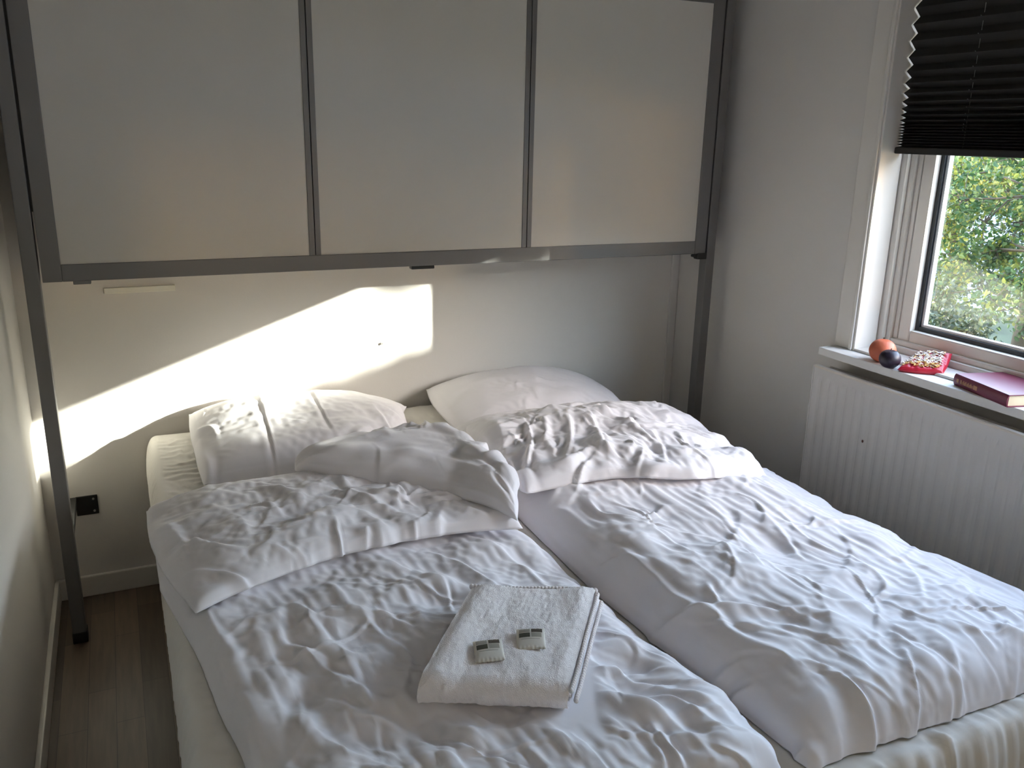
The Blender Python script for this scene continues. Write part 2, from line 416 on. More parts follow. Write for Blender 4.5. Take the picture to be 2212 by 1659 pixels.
def net(rows, n, m):
    a = catmull(np.array(rows, float), 90); a = resample(a, n)
    b = np.swapaxes(a, 0, 1); b = catmull(b, 90); b = resample(b, m)
    return np.swapaxes(b, 0, 1)
def ridges(P, lines, sgn=1):
    """raise creases (polyline in plan, height, width): steep on one side, soft on the other"""
    nn = gnorm(P)
    if nn[..., 2].mean() < 0: nn = -nn
    D = np.zeros(P.shape[:2]); X = P[..., 0]; Y = P[..., 1]
    for pl, amp, wd in lines:
        pl = np.array(pl, float); reach = wd * 4.5
        box_ = (X > pl[:, 0].min() - reach) & (X < pl[:, 0].max() + reach) & (Y > pl[:, 1].min() - reach) & (Y < pl[:, 1].max() + reach)
        if not box_.any(): continue
        x = X[box_]; y = Y[box_]; pl = catmull(pl, 16)
        best = np.full(x.shape, 9.); tt = np.zeros(x.shape); sg = np.ones(x.shape)
        for k in range(len(pl) - 1):
            a_ = pl[k]; ab = pl[k + 1] - a_; L2 = (ab ** 2).sum() + 1e-12
            t = np.clip(((x - a_[0]) * ab[0] + (y - a_[1]) * ab[1]) / L2, 0, 1)
            dx = x - a_[0] - t * ab[0]; dy = y - a_[1] - t * ab[1]; d = np.hypot(dx, dy)
            m_ = d < best; best = np.where(m_, d, best); tt = np.where(m_, (k + t) / (len(pl) - 1), tt)
            sg = np.where(m_, np.sign(ab[0] * dy - ab[1] * dx), sg)
        w_ = np.where(sg > 0, wd * .75, wd * 1.9) * (1 + .5 * np.sin(3 * tt + pl[0, 0] * 40))
        env = np.sin(np.pi * np.clip(tt, .01, .99)) ** .7
        D[box_] += amp * env * (np.exp(-np.abs(best / w_) ** 1.35) - .30 * np.exp(-((best - 2.2 * w_) / (1.1 * w_)) ** 2))
    return P + nn * D[..., None], nn
def folds(nl, bounds, direct, seed, amp=(.0025, .006), wid=(.006, .013), length=(.07, .26), spread=.35):
    """random soft creases that follow a direction field; direct(x, y) gives an angle"""
    r = random.Random(seed); out = []
    for _ in range(nl):
        x = r.uniform(bounds[0], bounds[1]); y = r.uniform(bounds[2], bounds[3]); a = direct(x, y) + r.gauss(0, spread); L_ = r.uniform(*length)
        st_ = L_ / 4; pts_ = [(x, y)]; cv = r.gauss(0, .22)
        for k in range(4):
            a += cv + r.gauss(0, .12); x += math.cos(a) * st_; y += math.sin(a) * st_; pts_.append((x, y))
        s_ = 1 if r.random() < .5 else -1
        out.append((pts_[::s_], r.uniform(*amp), r.uniform(*wid)))
    return out
def fine(P, n, m):
    a = catmull(P, n); return np.swapaxes(catmull(np.swapaxes(a, 0, 1), m), 0, 1)
def drape(base, eu, ev, steps=160, kf=.02, kb=.25, seed=1, cells=((14, 30), (40, 80)), noise=.004, floor=None, out=.05, inn=.004, wob=.6, bs=3, iters=2):
    """let a slightly too large cloth buckle over a soft support"""
    nb = gnorm(base)
    if nb[..., 2].mean() < 0: nb = -nb
    N_, M_ = base.shape[:2]
    Lu, Lv, L1, L2, Bu, Bv = lens(base)
    eu = eu * np.clip(1 + wob * smooth_noise(N_, M_, cells[:1], seed + 5), 0, 2.5); ev = ev * np.clip(1 + wob * smooth_noise(N_, M_, cells[:1], seed + 9), 0, 2.5)
    Lu = Lu * (1 + eu[:-1]); Lv = Lv * (1 + ev[:, :-1]); e = .5 * (eu + ev)
    L1 = L1 * (1 + e[:-1, :-1]); L2 = L2 * (1 + e[:-1, :-1]); Bu = Bu * (1 + eu[1:-1]); Bv = Bv * (1 + ev[:, 1:-1])
    P = base + nb * (noise * smooth_noise(N_, M_, cells, seed))[..., None]
    nrm = lambda d: np.sqrt((d * d).sum(-1))
    Bu = nrm(base[bs:] - base[:-bs]) * (1 + eu[bs:] * .3); Bv = nrm(base[:, bs:] - base[:, :-bs]) * (1 + ev[:, bs:] * .3)
    prev = P.copy()
    for it in range(steps):
        vel = (P - prev) * .88; prev = P.copy(); P = P + vel
        P += kf * (base - P)
        for _ in range(iters):
            _edge(P, 0, Lu, .9); _edge(P, 1, Lv, .9); _diag(P, L1, L2, .35)
            _edge(P, 0, Bu, kb, bs, True); _edge(P, 1, Bv, kb, bs, True)
        s = ((P - base) * nb).sum(-1)
        fix = np.where(s < -inn, -inn - s, np.where(s > out, out - s, 0)); P += nb * fix[..., None]
        if floor is not None: P[..., 2] = np.maximum(P[..., 2], floor)
    return P
def inflate(quad, n, m, press, scale=(1.03, 1.03), steps=220, floor=None, z0=.6, seed=3, grav=.00002, curve=None, wall=None, kb=.1, pin=0.0, thick=.01):
    """two sheets sewn round the edge and blown up between supports. quad: net rows (plan outline)"""
    base = net(quad, n, m)
    Lu, Lv, L1, L2, Bu, Bv = lens(base)
    su, sv = scale; sd = (su + sv) / 2
    Lu = Lu * su; Lv = Lv * sv; L1 = L1 * sd; L2 = L2 * sd; Bu = Bu * su; Bv = Bv * sv
    nb = gnorm(base)
    if nb[..., 2].mean() < 0: nb = -nb
    u = np.linspace(0, 1, n)[:, None]; v = np.linspace(0, 1, m)[None]
    dome = (np.sin(np.pi * u) * np.sin(np.pi * v)) ** .5
    nz = smooth_noise(n, m, ((10, 10), (30, 30)), seed) * .002; nz2 = smooth_noise(n, m, ((10, 10), (30, 30)), seed + 1) * .002
    Tp = base + nb * (dome * thick + nz * dome)[..., None]; Bt = base - nb * (dome * thick * .4 + nz2 * dome)[..., None]
    pT, pB = Tp.copy(), Bt.copy()
    sgn = 1 if gnorm(base)[..., 2].mean() > 0 else -1
    bord = np.zeros((n, m), bool); bord[0] = bord[-1] = True; bord[:, 0] = bord[:, -1] = True
    for it in range(steps):
        for P, pP, s in ((Tp, pT, 1), (Bt, pB, -1)):
            vel = (P - pP) * .9; pP[...] = P; P += vel
            P += gnorm(P) * (press * s * sgn); P[..., 2] -= grav
        for _ in range(3):
            for P in (Tp, Bt):
                _edge(P, 0, Lu, .95); _edge(P, 1, Lv, .95); _diag(P, L1, L2, .4)
                _edge(P, 0, Bu, kb, 2, True); _edge(P, 1, Bv, kb, 2, True)
            a = (Tp[bord] + Bt[bord]) * .5
            if pin: a += pin * (base[bord] - a)
            Tp[bord] = a; Bt[bord] = a
        for P in (Tp, Bt):
            if floor is not None:
                fz = floor(P[..., 0], P[..., 1]) if callable(floor) else floor
                P[..., 2] = np.maximum(P[..., 2], fz)
            if wall is not None: P[..., 1] = np.minimum(P[..., 1], wall)
    return Tp, Bt, sgn
def puff(rows, n, m, h, rise=(.5, .5), exc=(.03, .03), cr=(), floor=None, low=.003, under=.004, up=3, **k):
    """a soft filled cloth body standing h above a net of seam points, its cover slightly too large"""
    base = net(rows, n, m); nb = gnorm(base)
    if nb[..., 2].mean() < 0: nb = -nb
    u = np.linspace(0, 1, n)[:, None] + 0 * base[..., 0]; v = np.linspace(0, 1, m)[None] + 0 * base[..., 0]
    q = lambda t, r_: np.sqrt(np.clip(1 - (1 - np.clip(t / r_, 0, 1)) ** 2, 0, 1))
    f = q(u, rise[0]) * q(1 - u, rise[0]) * q(v, rise[1]) * q(1 - v, rise[1])
    top = base + nb * (h * f + f * low * smooth_noise(n, m, ((5, 5), (11, 11)), k.get('seed', 1) + 50))[..., None]
    w_ = .35 + .65 * f
    P = fine(drape(top, exc[0] * w_, exc[1] * w_, **k), n * up, m * up)
    if floor is not None: P[..., 2] = np.maximum(P[..., 2], floor)
    if cr: P, _ = ridges(P, cr)
    Bt = fine(base - nb * (under * f)[..., None], n * up, m * up)
    if floor is not None: Bt[..., 2] = np.maximum(Bt[..., 2], floor)
    for s in (np.s_[0], np.s_[-1], np.s_[:, 0], np.s_[:, -1]): Bt[s] = P[s]
    return P, Bt
def skin(name, Tp, Bt, m, parent=None, sub=1):
    n, mm = Tp.shape[:2]
    v = np.concatenate([Tp.reshape(-1, 3), Bt.reshape(-1, 3)])
    f = np.concatenate([grid_faces(n, mm, 0, True), grid_faces(n, mm, n * mm)])
    return mesh_np(name, v, f, m, parent, sub=sub, merge=1e-5)
def shell(name, P, under, m, parent=None, sub=1):
    """close an open cloth sheet with a flat underside at depth `under` below its edge"""
    n, mm = P.shape[:2]
    B = P.copy(); u = np.linspace(0, 1, n)[:, None]; v = np.linspace(0, 1, mm)[None]
    d = np.minimum(1, 12 * np.minimum(np.minimum(u, 1 - u), np.minimum(v, 1 - v)))
    B[..., 2] -= under * d
    return skin(name, P, B, m, parent, sub)
def W(*p):
    return [np.array(a, float) for a in p]
CR_R = [
([(1.077,-0.895),(1.089,-1.022),(1.098,-1.126),(1.105,-1.214),(1.102,-1.299),(1.128,-1.368),(1.121,-1.426),(1.139,-1.486),(1.15,-1.524),(1.155,-1.59),(1.146,-1.644),(1.125,-1.709)], 0.009, 0.010),
([(1.001,-1.267),(1.054,-1.313),(1.165,-1.371),(1.238,-1.424),(1.269,-1.433)], 0.011, 0.014),
([(1.166,-1.291),(1.151,-1.358)], 0.007, 0.009),
([(1.167,-0.816),(1.15,-0.916),(1.2,-1.003)], 0.008, 0.012),
([(1.209,-0.989),(1.267,-0.971),(1.31,-0.944)], 0.008, 0.010),
([(1.412,-0.913),(1.39,-1.021),(1.362,-1.149),(1.365,-1.216)], 0.008, 0.012),
([(1.308,-1.189),(1.312,-1.237),(1.3,-1.298)], 0.009, 0.012),
([(1.377,-1.544),(1.371,-1.605),(1.38,-1.672)], 0.010, 0.012),
([(1.437,-1.58),(1.435,-1.62),(1.424,-1.643),(1.371,-1.734)], 0.008, 0.010),
([(1.355,-1.598),(1.325,-1.645),(1.296,-1.688),(1.25,-1.724)], 0.011, 0.010),
([(1.198,-1.602),(1.203,-1.639),(1.202,-1.682),(1.185,-1.743)], 0.013, 0.012),
([(1.489,-1.565),(1.513,-1.607),(1.519,-1.655)], 0.008, 0.012),
([(1.627,-1.49),(1.623,-1.53),(1.635,-1.582),(1.63,-1.624)], 0.009, 0.012),
([(1.444,-1.509),(1.437,-1.547)], -0.008, 0.010),
([(1.163,-1.55),(1.187,-1.572),(1.2,-1.593)], 0.008, 0.010),
([(0.986,-1.458),(1.048,-1.47),(1.1,-1.487)], 0.008, 0.012),
([(1.014,-1.515),(1.06,-1.519),(1.085,-1.54)], 0.007, 0.012),
([(1.023,-1.638),(1.069,-1.661),(1.1,-1.7)], 0.008, 0.016),
([(1.527,-1.286),(1.515,-1.346),(1.522,-1.389)], 0.007, 0.012),
([(1.504,-1.139),(1.496,-1.235),(1.513,-1.31)], 0.008, 0.012),
([(1.478,-1.075),(1.455,-1.194),(1.417,-1.293)], 0.007, 0.012),
([(1.356,-1.371),(1.384,-1.439),(1.39,-1.513)], 0.007, 0.014),
([(1.276,-1.515),(1.27,-1.575),(1.241,-1.634)], 0.008, 0.014),
([(1.38,-1.678),(1.358,-1.723),(1.333,-1.751)], 0.007, 0.012),
([(1.197,-1.04),(1.211,-1.143),(1.204,-1.249)], 0.007, 0.014),
([(1.046,-1.076),(1.106,-1.145),(1.124,-1.236)], 0.006, 0.016)]
CR_L = [
([(0.82,-0.833),(0.854,-0.907),(0.894,-1.017),(0.907,-1.157)], 0.009, 0.016),
([(0.709,-0.888),(0.764,-0.967),(0.798,-1.085),(0.824,-1.162)], 0.008, 0.016),
([(0.611,-0.871),(0.647,-0.951),(0.707,-1.038),(0.742,-1.101)], 0.007, 0.016),
([(0.27,-0.977),(0.283,-1.069),(0.308,-1.15)], 0.007, 0.010),
([(0.348,-1.064),(0.352,-1.13),(0.363,-1.199),(0.373,-1.291)], 0.009, 0.016),
([(0.398,-0.998),(0.38,-1.128),(0.412,-1.173),(0.447,-1.274),(0.474,-1.341),(0.491,-1.398)], 0.011, 0.018),
([(0.414,-1.005),(0.44,-1.066),(0.439,-1.111),(0.474,-1.212),(0.49,-1.248)], 0.008, 0.012),
([(0.512,-1.066),(0.532,-1.13),(0.551,-1.194)], 0.007, 0.009),
([(0.515,-1.078),(0.559,-1.121),(0.604,-1.194)], 0.007, 0.010),
([(0.378,-1.318),(0.383,-1.386),(0.407,-1.441),(0.416,-1.481)], 0.009, 0.016),
([(0.401,-1.279),(0.446,-1.365),(0.484,-1.399),(0.524,-1.443)], 0.008, 0.016),
([(0.467,-1.46),(0.502,-1.5),(0.567,-1.526)], 0.008, 0.018),
([(0.249,-1.119),(0.248,-1.195),(0.26,-1.276),(0.273,-1.353),(0.28,-1.418)], 0.006, 0.008),
([(0.852,-1.395),(0.879,-1.422),(0.898,-1.463),(0.955,-1.506)], 0.009, 0.013),
([(0.926,-1.289),(0.944,-1.325),(0.948,-1.383),(0.966,-1.435),(0.991,-1.491)], 0.008, 0.013),
([(0.94,-1.439),(0.98,-1.471),(0.992,-1.512)], 0.007, 0.010),
([(0.916,-1.485),(0.953,-1.529),(0.977,-1.577),(0.978,-1.643)], 0.009, 0.011),
([(0.897,-1.505),(0.925,-1.536),(0.942,-1.602),(0.956,-1.662)], 0.009, 0.011),
([(0.808,-1.465),(0.843,-1.493),(0.873,-1.542),(0.894,-1.603),(0.905,-1.679)], 0.010, 0.012),
([(0.853,-1.573),(0.855,-1.615),(0.857,-1.667)], 0.009, 0.012),
([(0.778,-1.503),(0.808,-1.552),(0.808,-1.629)], 0.009, 0.014),
([(0.662,-1.478),(0.713,-1.534),(0.741,-1.611)], 0.008, 0.016),
([(0.333,-1.185),(0.342,-1.27),(0.341,-1.354)], 0.006, 0.014),
([(0.567,-1.45),(0.607,-1.5),(0.635,-1.571)], 0.007, 0.018),
([(0.494,-0.95),(0.511,-1.034),(0.511,-1.104)], 0.007, 0.012),
([(0.625,-1.024),(0.627,-1.135),(0.625,-1.217)], 0.007, 0.014)]
CR_F = [
([(0.43,-0.513),(0.475,-0.566),(0.543,-0.664)], 0.008, 0.012),
([(0.482,-0.755),(0.543,-0.739),(0.603,-0.753),(0.635,-0.796),(0.67,-0.929)], 0.010, 0.014),
([(0.268,-0.729),(0.311,-0.818),(0.36,-0.866)], 0.010, 0.014),
([(0.452,-0.671),(0.457,-0.735)], 0.007, 0.008),
([(0.555,-0.794),(0.547,-0.879),(0.551,-0.944)], 0.009, 0.008),
([(0.613,-0.84),(0.584,-0.92)], 0.009, 0.007),
([(0.445,-0.909),(0.499,-0.938)], 0.006, 0.012),
([(0.237,-0.857),(0.3,-0.899),(0.349,-0.943),(0.396,-0.978)], 0.008, 0.012),
([(0.817,-0.714),(0.844,-0.817),(0.88,-0.874)], 0.008, 0.012),
([(0.479,-0.887),(0.487,-0.943)], 0.008, 0.008),
([(0.36,-0.866),(0.404,-0.858),(0.452,-0.899)], 0.007, 0.012),
([(0.575,-0.597),(0.626,-0.661),(0.69,-0.782),(0.741,-0.854)], 0.007, 0.014),
([(0.341,-0.616),(0.37,-0.705),(0.375,-0.802)], 0.007, 0.014),
([(0.217,-0.593),(0.247,-0.704),(0.248,-0.816)], 0.007, 0.014)]
CR_G = [
([(1.116,-0.4),(1.07,-0.566),(1.054,-0.686),(1.029,-0.791)], 0.012, 0.010),
([(1.195,-0.386),(1.159,-0.522),(1.079,-0.661),(1.053,-0.768)], 0.011, 0.009),
([(1.257,-0.41),(1.194,-0.535),(1.168,-0.641)], 0.010, 0.009),
([(1.324,-0.412),(1.268,-0.543),(1.194,-0.67)], 0.008, 0.009),
([(1.017,-0.817),(1.064,-0.82),(1.151,-0.774),(1.261,-0.696)], 0.011, 0.009),
([(1.385,-0.412),(1.344,-0.552),(1.31,-0.659),(1.25,-0.78)], 0.009, 0.010),
([(1.415,-0.844),(1.357,-0.828),(1.289,-0.829),(1.229,-0.815)], 0.013, 0.009),
([(1.441,-0.41),(1.448,-0.527),(1.431,-0.626),(1.426,-0.703)], 0.008, 0.010),
([(1.481,-0.448),(1.452,-0.593),(1.447,-0.692)], 0.007, 0.010),
([(0.991,-0.894),(1.098,-0.894),(1.215,-0.864),(1.272,-0.917),(1.321,-0.996)], 0.006, 0.010),
([(1.477,-0.603),(1.449,-0.712),(1.382,-0.831)], 0.008, 0.010),
([(1.426,-0.848),(1.45,-0.892),(1.416,-0.974)], 0.007, 0.010),
([(1.119,-0.711),(1.17,-0.714),(1.247,-0.672)], 0.009, 0.008)]
CR_P = [
([(0.536,0.322),(0.532,0.1),(0.522,-0.166),(0.507,-0.333)], -0.005, 0.008),
([(0.711,0.291),(0.699,0.087),(0.695,-0.058),(0.697,-0.17)], -0.005, 0.007),
([(0.64,-0.385),(0.708,-0.259),(0.775,-0.157),(0.817,-0.128)], 0.009, 0.010),
([(0.343,-0.056),(0.355,-0.181),(0.331,-0.317)], 0.007, 0.010),
([(0.342,0.077),(0.384,0.038),(0.395,-0.033)], 0.006, 0.008),
([(0.86,0.027),(0.874,-0.126),(0.857,-0.275)], 0.007, 0.012),
([(0.712,-0.219),(0.747,-0.333),(0.816,-0.32)], 0.006, 0.010)]
# ------------------------------------------------------------------ bed
def prof(width, rl, rr, H, n):
    t = np.linspace(0, np.pi / 2, 24)
    x = np.concatenate([rl * (1 - np.cos(t)), np.linspace(rl, width - rr, 30)[1:-1], width - rr + rr * np.sin(t)])
    hh = np.concatenate([np.sin(t), np.ones(28), np.cos(t)])
    P = np.stack([x, hh * H, 0 * x], 1); P = resample(P, n); return P[:, 0] / width, P[:, 1] / H
def slab(xl, xr, y0, y1, zb, H, rx, ry, n, m, crown=0.0):
    """soft rectangular top surface. xl, xr: functions of y; zb: function of (x, y)"""
    wd = abs(xr((y0 + y1) / 2) - xl((y0 + y1) / 2))
    a, ha = prof(wd, rx[0], rx[1], H, n); b, hb = prof(abs(y1 - y0), ry[0], ry[1], H, m)
    Y = (y0 + (y1 - y0) * b)[None, :] + 0 * a[:, None]; X = xl(Y) + (xr(Y) - xl(Y)) * a[:, None]
    hgt = ha[:, None] * hb[None]
    Z = zb(X, Y) + H * hgt + crown * np.sin(np.pi * a)[:, None] * np.sin(np.pi * b)[None]
    return np.stack([X, Y, Z], -1)
def lin(pts):
    ys = np.array([p[0] for p in pts]); xs_ = np.array([p[1] for p in pts]); o = np.argsort(ys)
    return lambda y: np.interp(y, ys[o], xs_[o])
sst = lambda a, b, x: (lambda t: t * t * (3 - 2 * t))(np.clip((x - a) / (b - a), 0, 1))
MT = .515                                          # top of the mattress
bed = empty('double_bed', (1.02, -.73, 0)); tag(bed, 'double bed with cream sheeted mattress standing against the back wall', 'bed')
eb = Matrix.Translation(bed.location).inverted()
base = slab(lambda y: .199 + 0 * y, lambda y: 1.842 + 0 * y, BY - .006, -1.752, lambda x, y: .40 + 0 * x, MT - .40, (.035, .035), (.02, .035), 130, 150)
ex = .006 + .03 * np.exp(-((base[..., 1] + 1.72) / .10) ** 2) + .012 * np.exp(-((base[..., 0] - .3) / .15) ** 2)
P = drape(base, ex, .004 + 0 * ex + .016 * np.exp(-((base[..., 0] - .3) / .2) ** 2), steps=110, seed=4, noise=.0015, kf=.03, inn=.002)
P = fine(P, 260, 300)
P, _ = ridges(P, folds(14, (.22, .34, -.05, .2), lambda x, y: .15, 81, amp=(.002, .004), wid=(.005, .010), length=(.06, .14), spread=.2) + folds(40, (1.0, 1.8, -1.74, -1.69), lambda x, y: -1.3, 82, amp=(.002, .005), wid=(.006, .014), length=(.04, .09)) + folds(10, (.98, 1.1, 0, .2), lambda x, y: .6, 83, amp=(.001, .002)))
P[..., 1] = np.minimum(P[..., 1], BY - .003)
mo = shell('mattress', P, .005, M['sheet'], bed, 0); mo.matrix_parent_inverse = eb
bm = bmesh.new(); box(bm, .212, 1.83, -1.742, BY - .012, .34, .412, bev=.02, seg=4); o = obj('mattress_core', bm, M['sheet'], bed, True); o.matrix_parent_inverse = eb
bm = bmesh.new(); box(bm, .215, 1.826, -1.738, BY - .012, .10, .345, bev=.012, seg=3); o = obj('bed_base', bm, M['base'], bed); o.matrix_parent_inverse = eb
for x_ in (.30, 1.74):
    for y_ in (.15, -1.62):
        bm = bmesh.new(); cyl(bm, (x_, y_, 0), (x_, y_, .105), .022, 20); o = obj('leg', bm, M['black'], bed); o.matrix_parent_inverse = eb
# pillows ---------------------------------------------------------
def pillow(q, n, m, h, label, seed, **k):
    Tp, Bt = puff(q, n, m, h, seed=seed, floor=MT + .004, **k)
    Tp[..., 1] = np.minimum(Tp[..., 1], BY - .005); Bt[..., 1] = np.minimum(Bt[..., 1], BY - .005)
    o = skin('pillow', Tp, Bt, M['cotton'], None, 0); tag(o, label, 'pillow'); return o
ql = [[(.338, .262, .575), (.330, .16, .560), (.328, .02, .545), (.332, -.235, .530)],
      [(.53, .278, .585), (.53, .15, .575), (.54, .0, .55), (.55, -.265, .530)],
      [(.80, .262, .58), (.79, .14, .57), (.78, .0, .55), (.77, -.235, .530)],
      [(.90, .225, .57), (.89, .12, .56), (.88, .0, .545), (.865, -.195, .530)],
      [(1.02, .16, .555), (.99, .10, .55), (.985, .06, .545), (.955, -.09, .532)]]
pillow(ql, 44, 33, .082, 'left pillow in a creased white case in the sunlight', 3, rise=(.42, .5), exc=(.007, .007), kf=.02, steps=120, noise=.002, up=4, bs=2, cr=CR_P + folds(16, (.34, .98, -.2, .2), lambda x, y: 1.9, 61, amp=(.0012, .003), wid=(.008, .016), length=(.05, .15)))
qr = [[(1.125, .262, .575), (1.105, .15, .56), (1.100, .0, .548), (1.10, -.18, .545)],
      [(1.33, .278, .585), (1.32, .16, .57), (1.32, .0, .55), (1.32, -.20, .545)],
      [(1.54, .278, .585), (1.53, .16, .57), (1.53, .0, .55), (1.53, -.21, .545)],
      [(1.71, .240, .57), (1.735, .14, .56), (1.735, .0, .55), (1.70, -.19, .545)]]
pillow(qr, 40, 33, .090, 'right pillow tucked behind the turned-down duvet end', 8, rise=(.46, .5), exc=(.006, .006), kf=.02, steps=120, noise=.002, up=4, bs=2, cr=folds(18, (1.15, 1.7, -.2, .2), lambda x, y: 1.7, 62, amp=(.001, .0025), wid=(.008, .018), length=(.05, .15)))
# duvets ----------------------------------------------------------
dR = empty('duvet', (1.45, -.9, MT)); tag(dR, 'right duvet in rumpled white cotton on the window side', 'duvet', 'duvets on the double bed')
dL = empty('duvet', (.65, -1.1, MT)); tag(dL, 'left duvet in white cotton lying under the folded towel', 'duvet', 'duvets on the double bed')
iR = Matrix.Translation(dR.location).inverted(); iL = Matrix.Translation(dL.location).inverted()
bR = slab(lin([(.05, 1.06), (-.6, 1.035), (-1.1, 1.03), (-1.4, 1.05), (-1.7, 1.075)]), lin([(.05, 1.80), (-.6, 1.80), (-1.1, 1.785), (-1.5, 1.83), (-1.7, 1.82)]), -.10, -1.692,
          lambda x, y: MT + .003 - .0 * x, .088, (.15, .26), (.10, .075), 66, 130, .012)
bR[..., 2] += .008 * smooth_noise(66, 130, ((6, 10), (12, 22)), 21) * sst(.52, .56, bR[..., 2])
exR = .007 * sst(.53, .58, bR[..., 2]) + .006
PR = drape(bR, exR, exR * .35, steps=150, seed=31, noise=.0035, floor=MT + .003, kf=.02, inn=.005, kb=.25, cells=((9, 7), (18, 14)), bs=2)
PR = fine(PR, 230, 460)
PR, _ = ridges(PR, [(a_, b_ * .75, c_ * .85) for a_, b_, c_ in CR_R] + folds(30, (1.15, 1.75, -1.60, -.85), lambda x, y: -1.0, 171, amp=(.003, .0055), wid=(.003, .006), length=(.10, .28), spread=.3) + folds(105, (1.06, 1.78, -1.62, -.55), lambda x, y: -1.05 - .5 * math.sin(3 * x + 2 * y), 71, amp=(.0010, .0034), wid=(.0035, .009), length=(.10, .34), spread=.28) + folds(16, (1.06, 1.2, -1.6, -.7), lambda x, y: -.4, 72, amp=(.002, .004), wid=(.007, .014), length=(.08, .18)))
PR[..., 2] = np.maximum(PR[..., 2], MT + .0035)
o = shell('quilt_body', PR, .0015, M['cotton'], dR, 0); o.matrix_parent_inverse = iR
bL = slab(lin([(-.3, .192), (-.75, .196), (-.9, .222), (-1.0, .240), (-1.2, .262), (-1.35, .283), (-1.7, .33)]), lin([(-.3, 1.0), (-.9, .998), (-1.1, 1.0), (-1.3, 1.018), (-1.5, 1.04), (-1.65, 1.035), (-1.7, 1.02)]), -.42, -1.690,
          lambda x, y: MT + .003 + 0 * x, .058, (.05, .075), (.05, .06), 72, 120, .006)
bL[..., 2] += .008 * smooth_noise(72, 120, ((6, 10), (12, 22)), 27) * sst(.52, .56, bL[..., 2])
exL = .010 * sst(.525, .56, bL[..., 2]) + .006
PL = drape(bL, exL, exL * .45, steps=150, seed=37, noise=.0035, floor=MT + .003, kf=.02, inn=.005, kb=.25, cells=((9, 8), (18, 15)), bs=2)
PL = fine(PL, 250, 430)
PL, _ = ridges(PL, CR_L + folds(24, (.33, 1.0, -1.65, -.95), lambda x, y: -.85, 173, amp=(.004, .007), wid=(.004, .008), length=(.10, .30), spread=.3) + folds(68, (.27, 1.0, -1.65, -.88), lambda x, y: -.95 + .5 * (x - .6), 73, amp=(.0012, .0042), wid=(.004, .011), length=(.10, .34), spread=.28))
PL[..., 2] = np.maximum(PL[..., 2], MT + .0035)
_e = np.array([.207, -.104]) / .2315; _f = np.array([-.182, -.235]) / .297      # press the quilt flat under the towel
_q = PL[..., :2] - np.array([.727, -1.160]); _a = (_q @ _e) / .2315; _b = (_q @ _f) / .297
_w = sst(-.12, .05, _a) * (1 - sst(.93, 1.10, _a)) * sst(-.10, .05, _b) * (1 - sst(.88, 1.06, _b))
PL[..., 2] = PL[..., 2] * (1 - _w) + np.minimum(PL[..., 2], .5795) * _w
o = shell('quilt_body', PL, .0015, M['cotton'], dL, 0); o.matrix_parent_inverse = iL
# flap of the left duvet
qf = [[(.186, -.42, .560), (.186, -.60, .566), (.205, -.78, .572), (.250, -.985, .585)],
      [(.31, -.425, .588), (.315, -.60, .60), (.325, -.78, .60), (.345, -.945, .592)],
      [(.50, -.425, .592), (.50, -.58, .603), (.50, -.74, .603), (.50, -.893, .594)],
      [(.66, -.42, .594), (.66, -.56, .605), (.66, -.72, .605), (.65, -.868, .594)],
      [(.82, -.420, .598), (.82, -.57, .605), (.815, -.72, .605), (.81, -.875, .594)],
      [(.96, -.47, .592), (.965, -.60, .60), (.965, -.76, .60), (.952, -.905, .594)]]
Tp, Bt = puff(qf, 66, 46, .026, seed=12, rise=(.07, .07), exc=(.012, .011), low=.006, kf=.02, kb=.25, steps=130, noise=.0035, under=.006, bs=2,
              cr=CR_F + folds(14, (.28, .92, -.86, -.55), lambda x, y: -.4, 174, amp=(.004, .007), wid=(.004, .007), length=(.06, .16), spread=.6) + folds(60, (.24, .95, -.90, -.45), lambda x, y: -.55 + .9 * math.sin(6 * x), 74, amp=(.0018, .0045), wid=(.006, .012), length=(.05, .16), spread=.6))
o = skin('turned_down_flap', Tp, Bt, M['cotton'], dL, 0); o.matrix_parent_inverse = iL
# rolled corner of the left duvet
qc = [[(.545, -.405, .612), (.540, -.418, .612), (.545, -.432, .612)],
      [(.635, -.370, .625), (.625, -.445, .635), (.620, -.530, .622)],
      [(.775, -.318, .635), (.745, -.460, .645), (.722, -.628, .626)],
      [(.935, -.350, .640), (.890, -.520, .650), (.820, -.735, .630)],
      [(.975, -.560, .640), (.945, -.680, .650), (.890, -.835, .630)],
      [(.972, -.790, .632), (.965, -.850, .640), (.935, -.915, .620)]]
Tp, Bt = puff(qc, 70, 26, .048, seed=15, rise=(.12, .48), exc=(.003, .003), low=.006, kf=.02, kb=.25, steps=130, noise=.004, under=.012, out=.03, bs=2,
              cr=folds(17, (.68, .95, -.47, -.35), lambda x, y: .95, 75, amp=(.003, .008), wid=(.006, .011), length=(.05, .12), spread=.4) + folds(13, (.91, .975, -.78, -.47), lambda x, y: .3, 78, amp=(.003, .007), wid=(.006, .011), length=(.05, .10), spread=.4) + folds(10, (.65, .92, -.72, -.45), lambda x, y: .6, 79, amp=(.001, .003), wid=(.008, .014), length=(.08, .16)))
o = skin('rolled_corner', Tp, Bt, M['cotton'], dL, 0); o.matrix_parent_inverse = iL
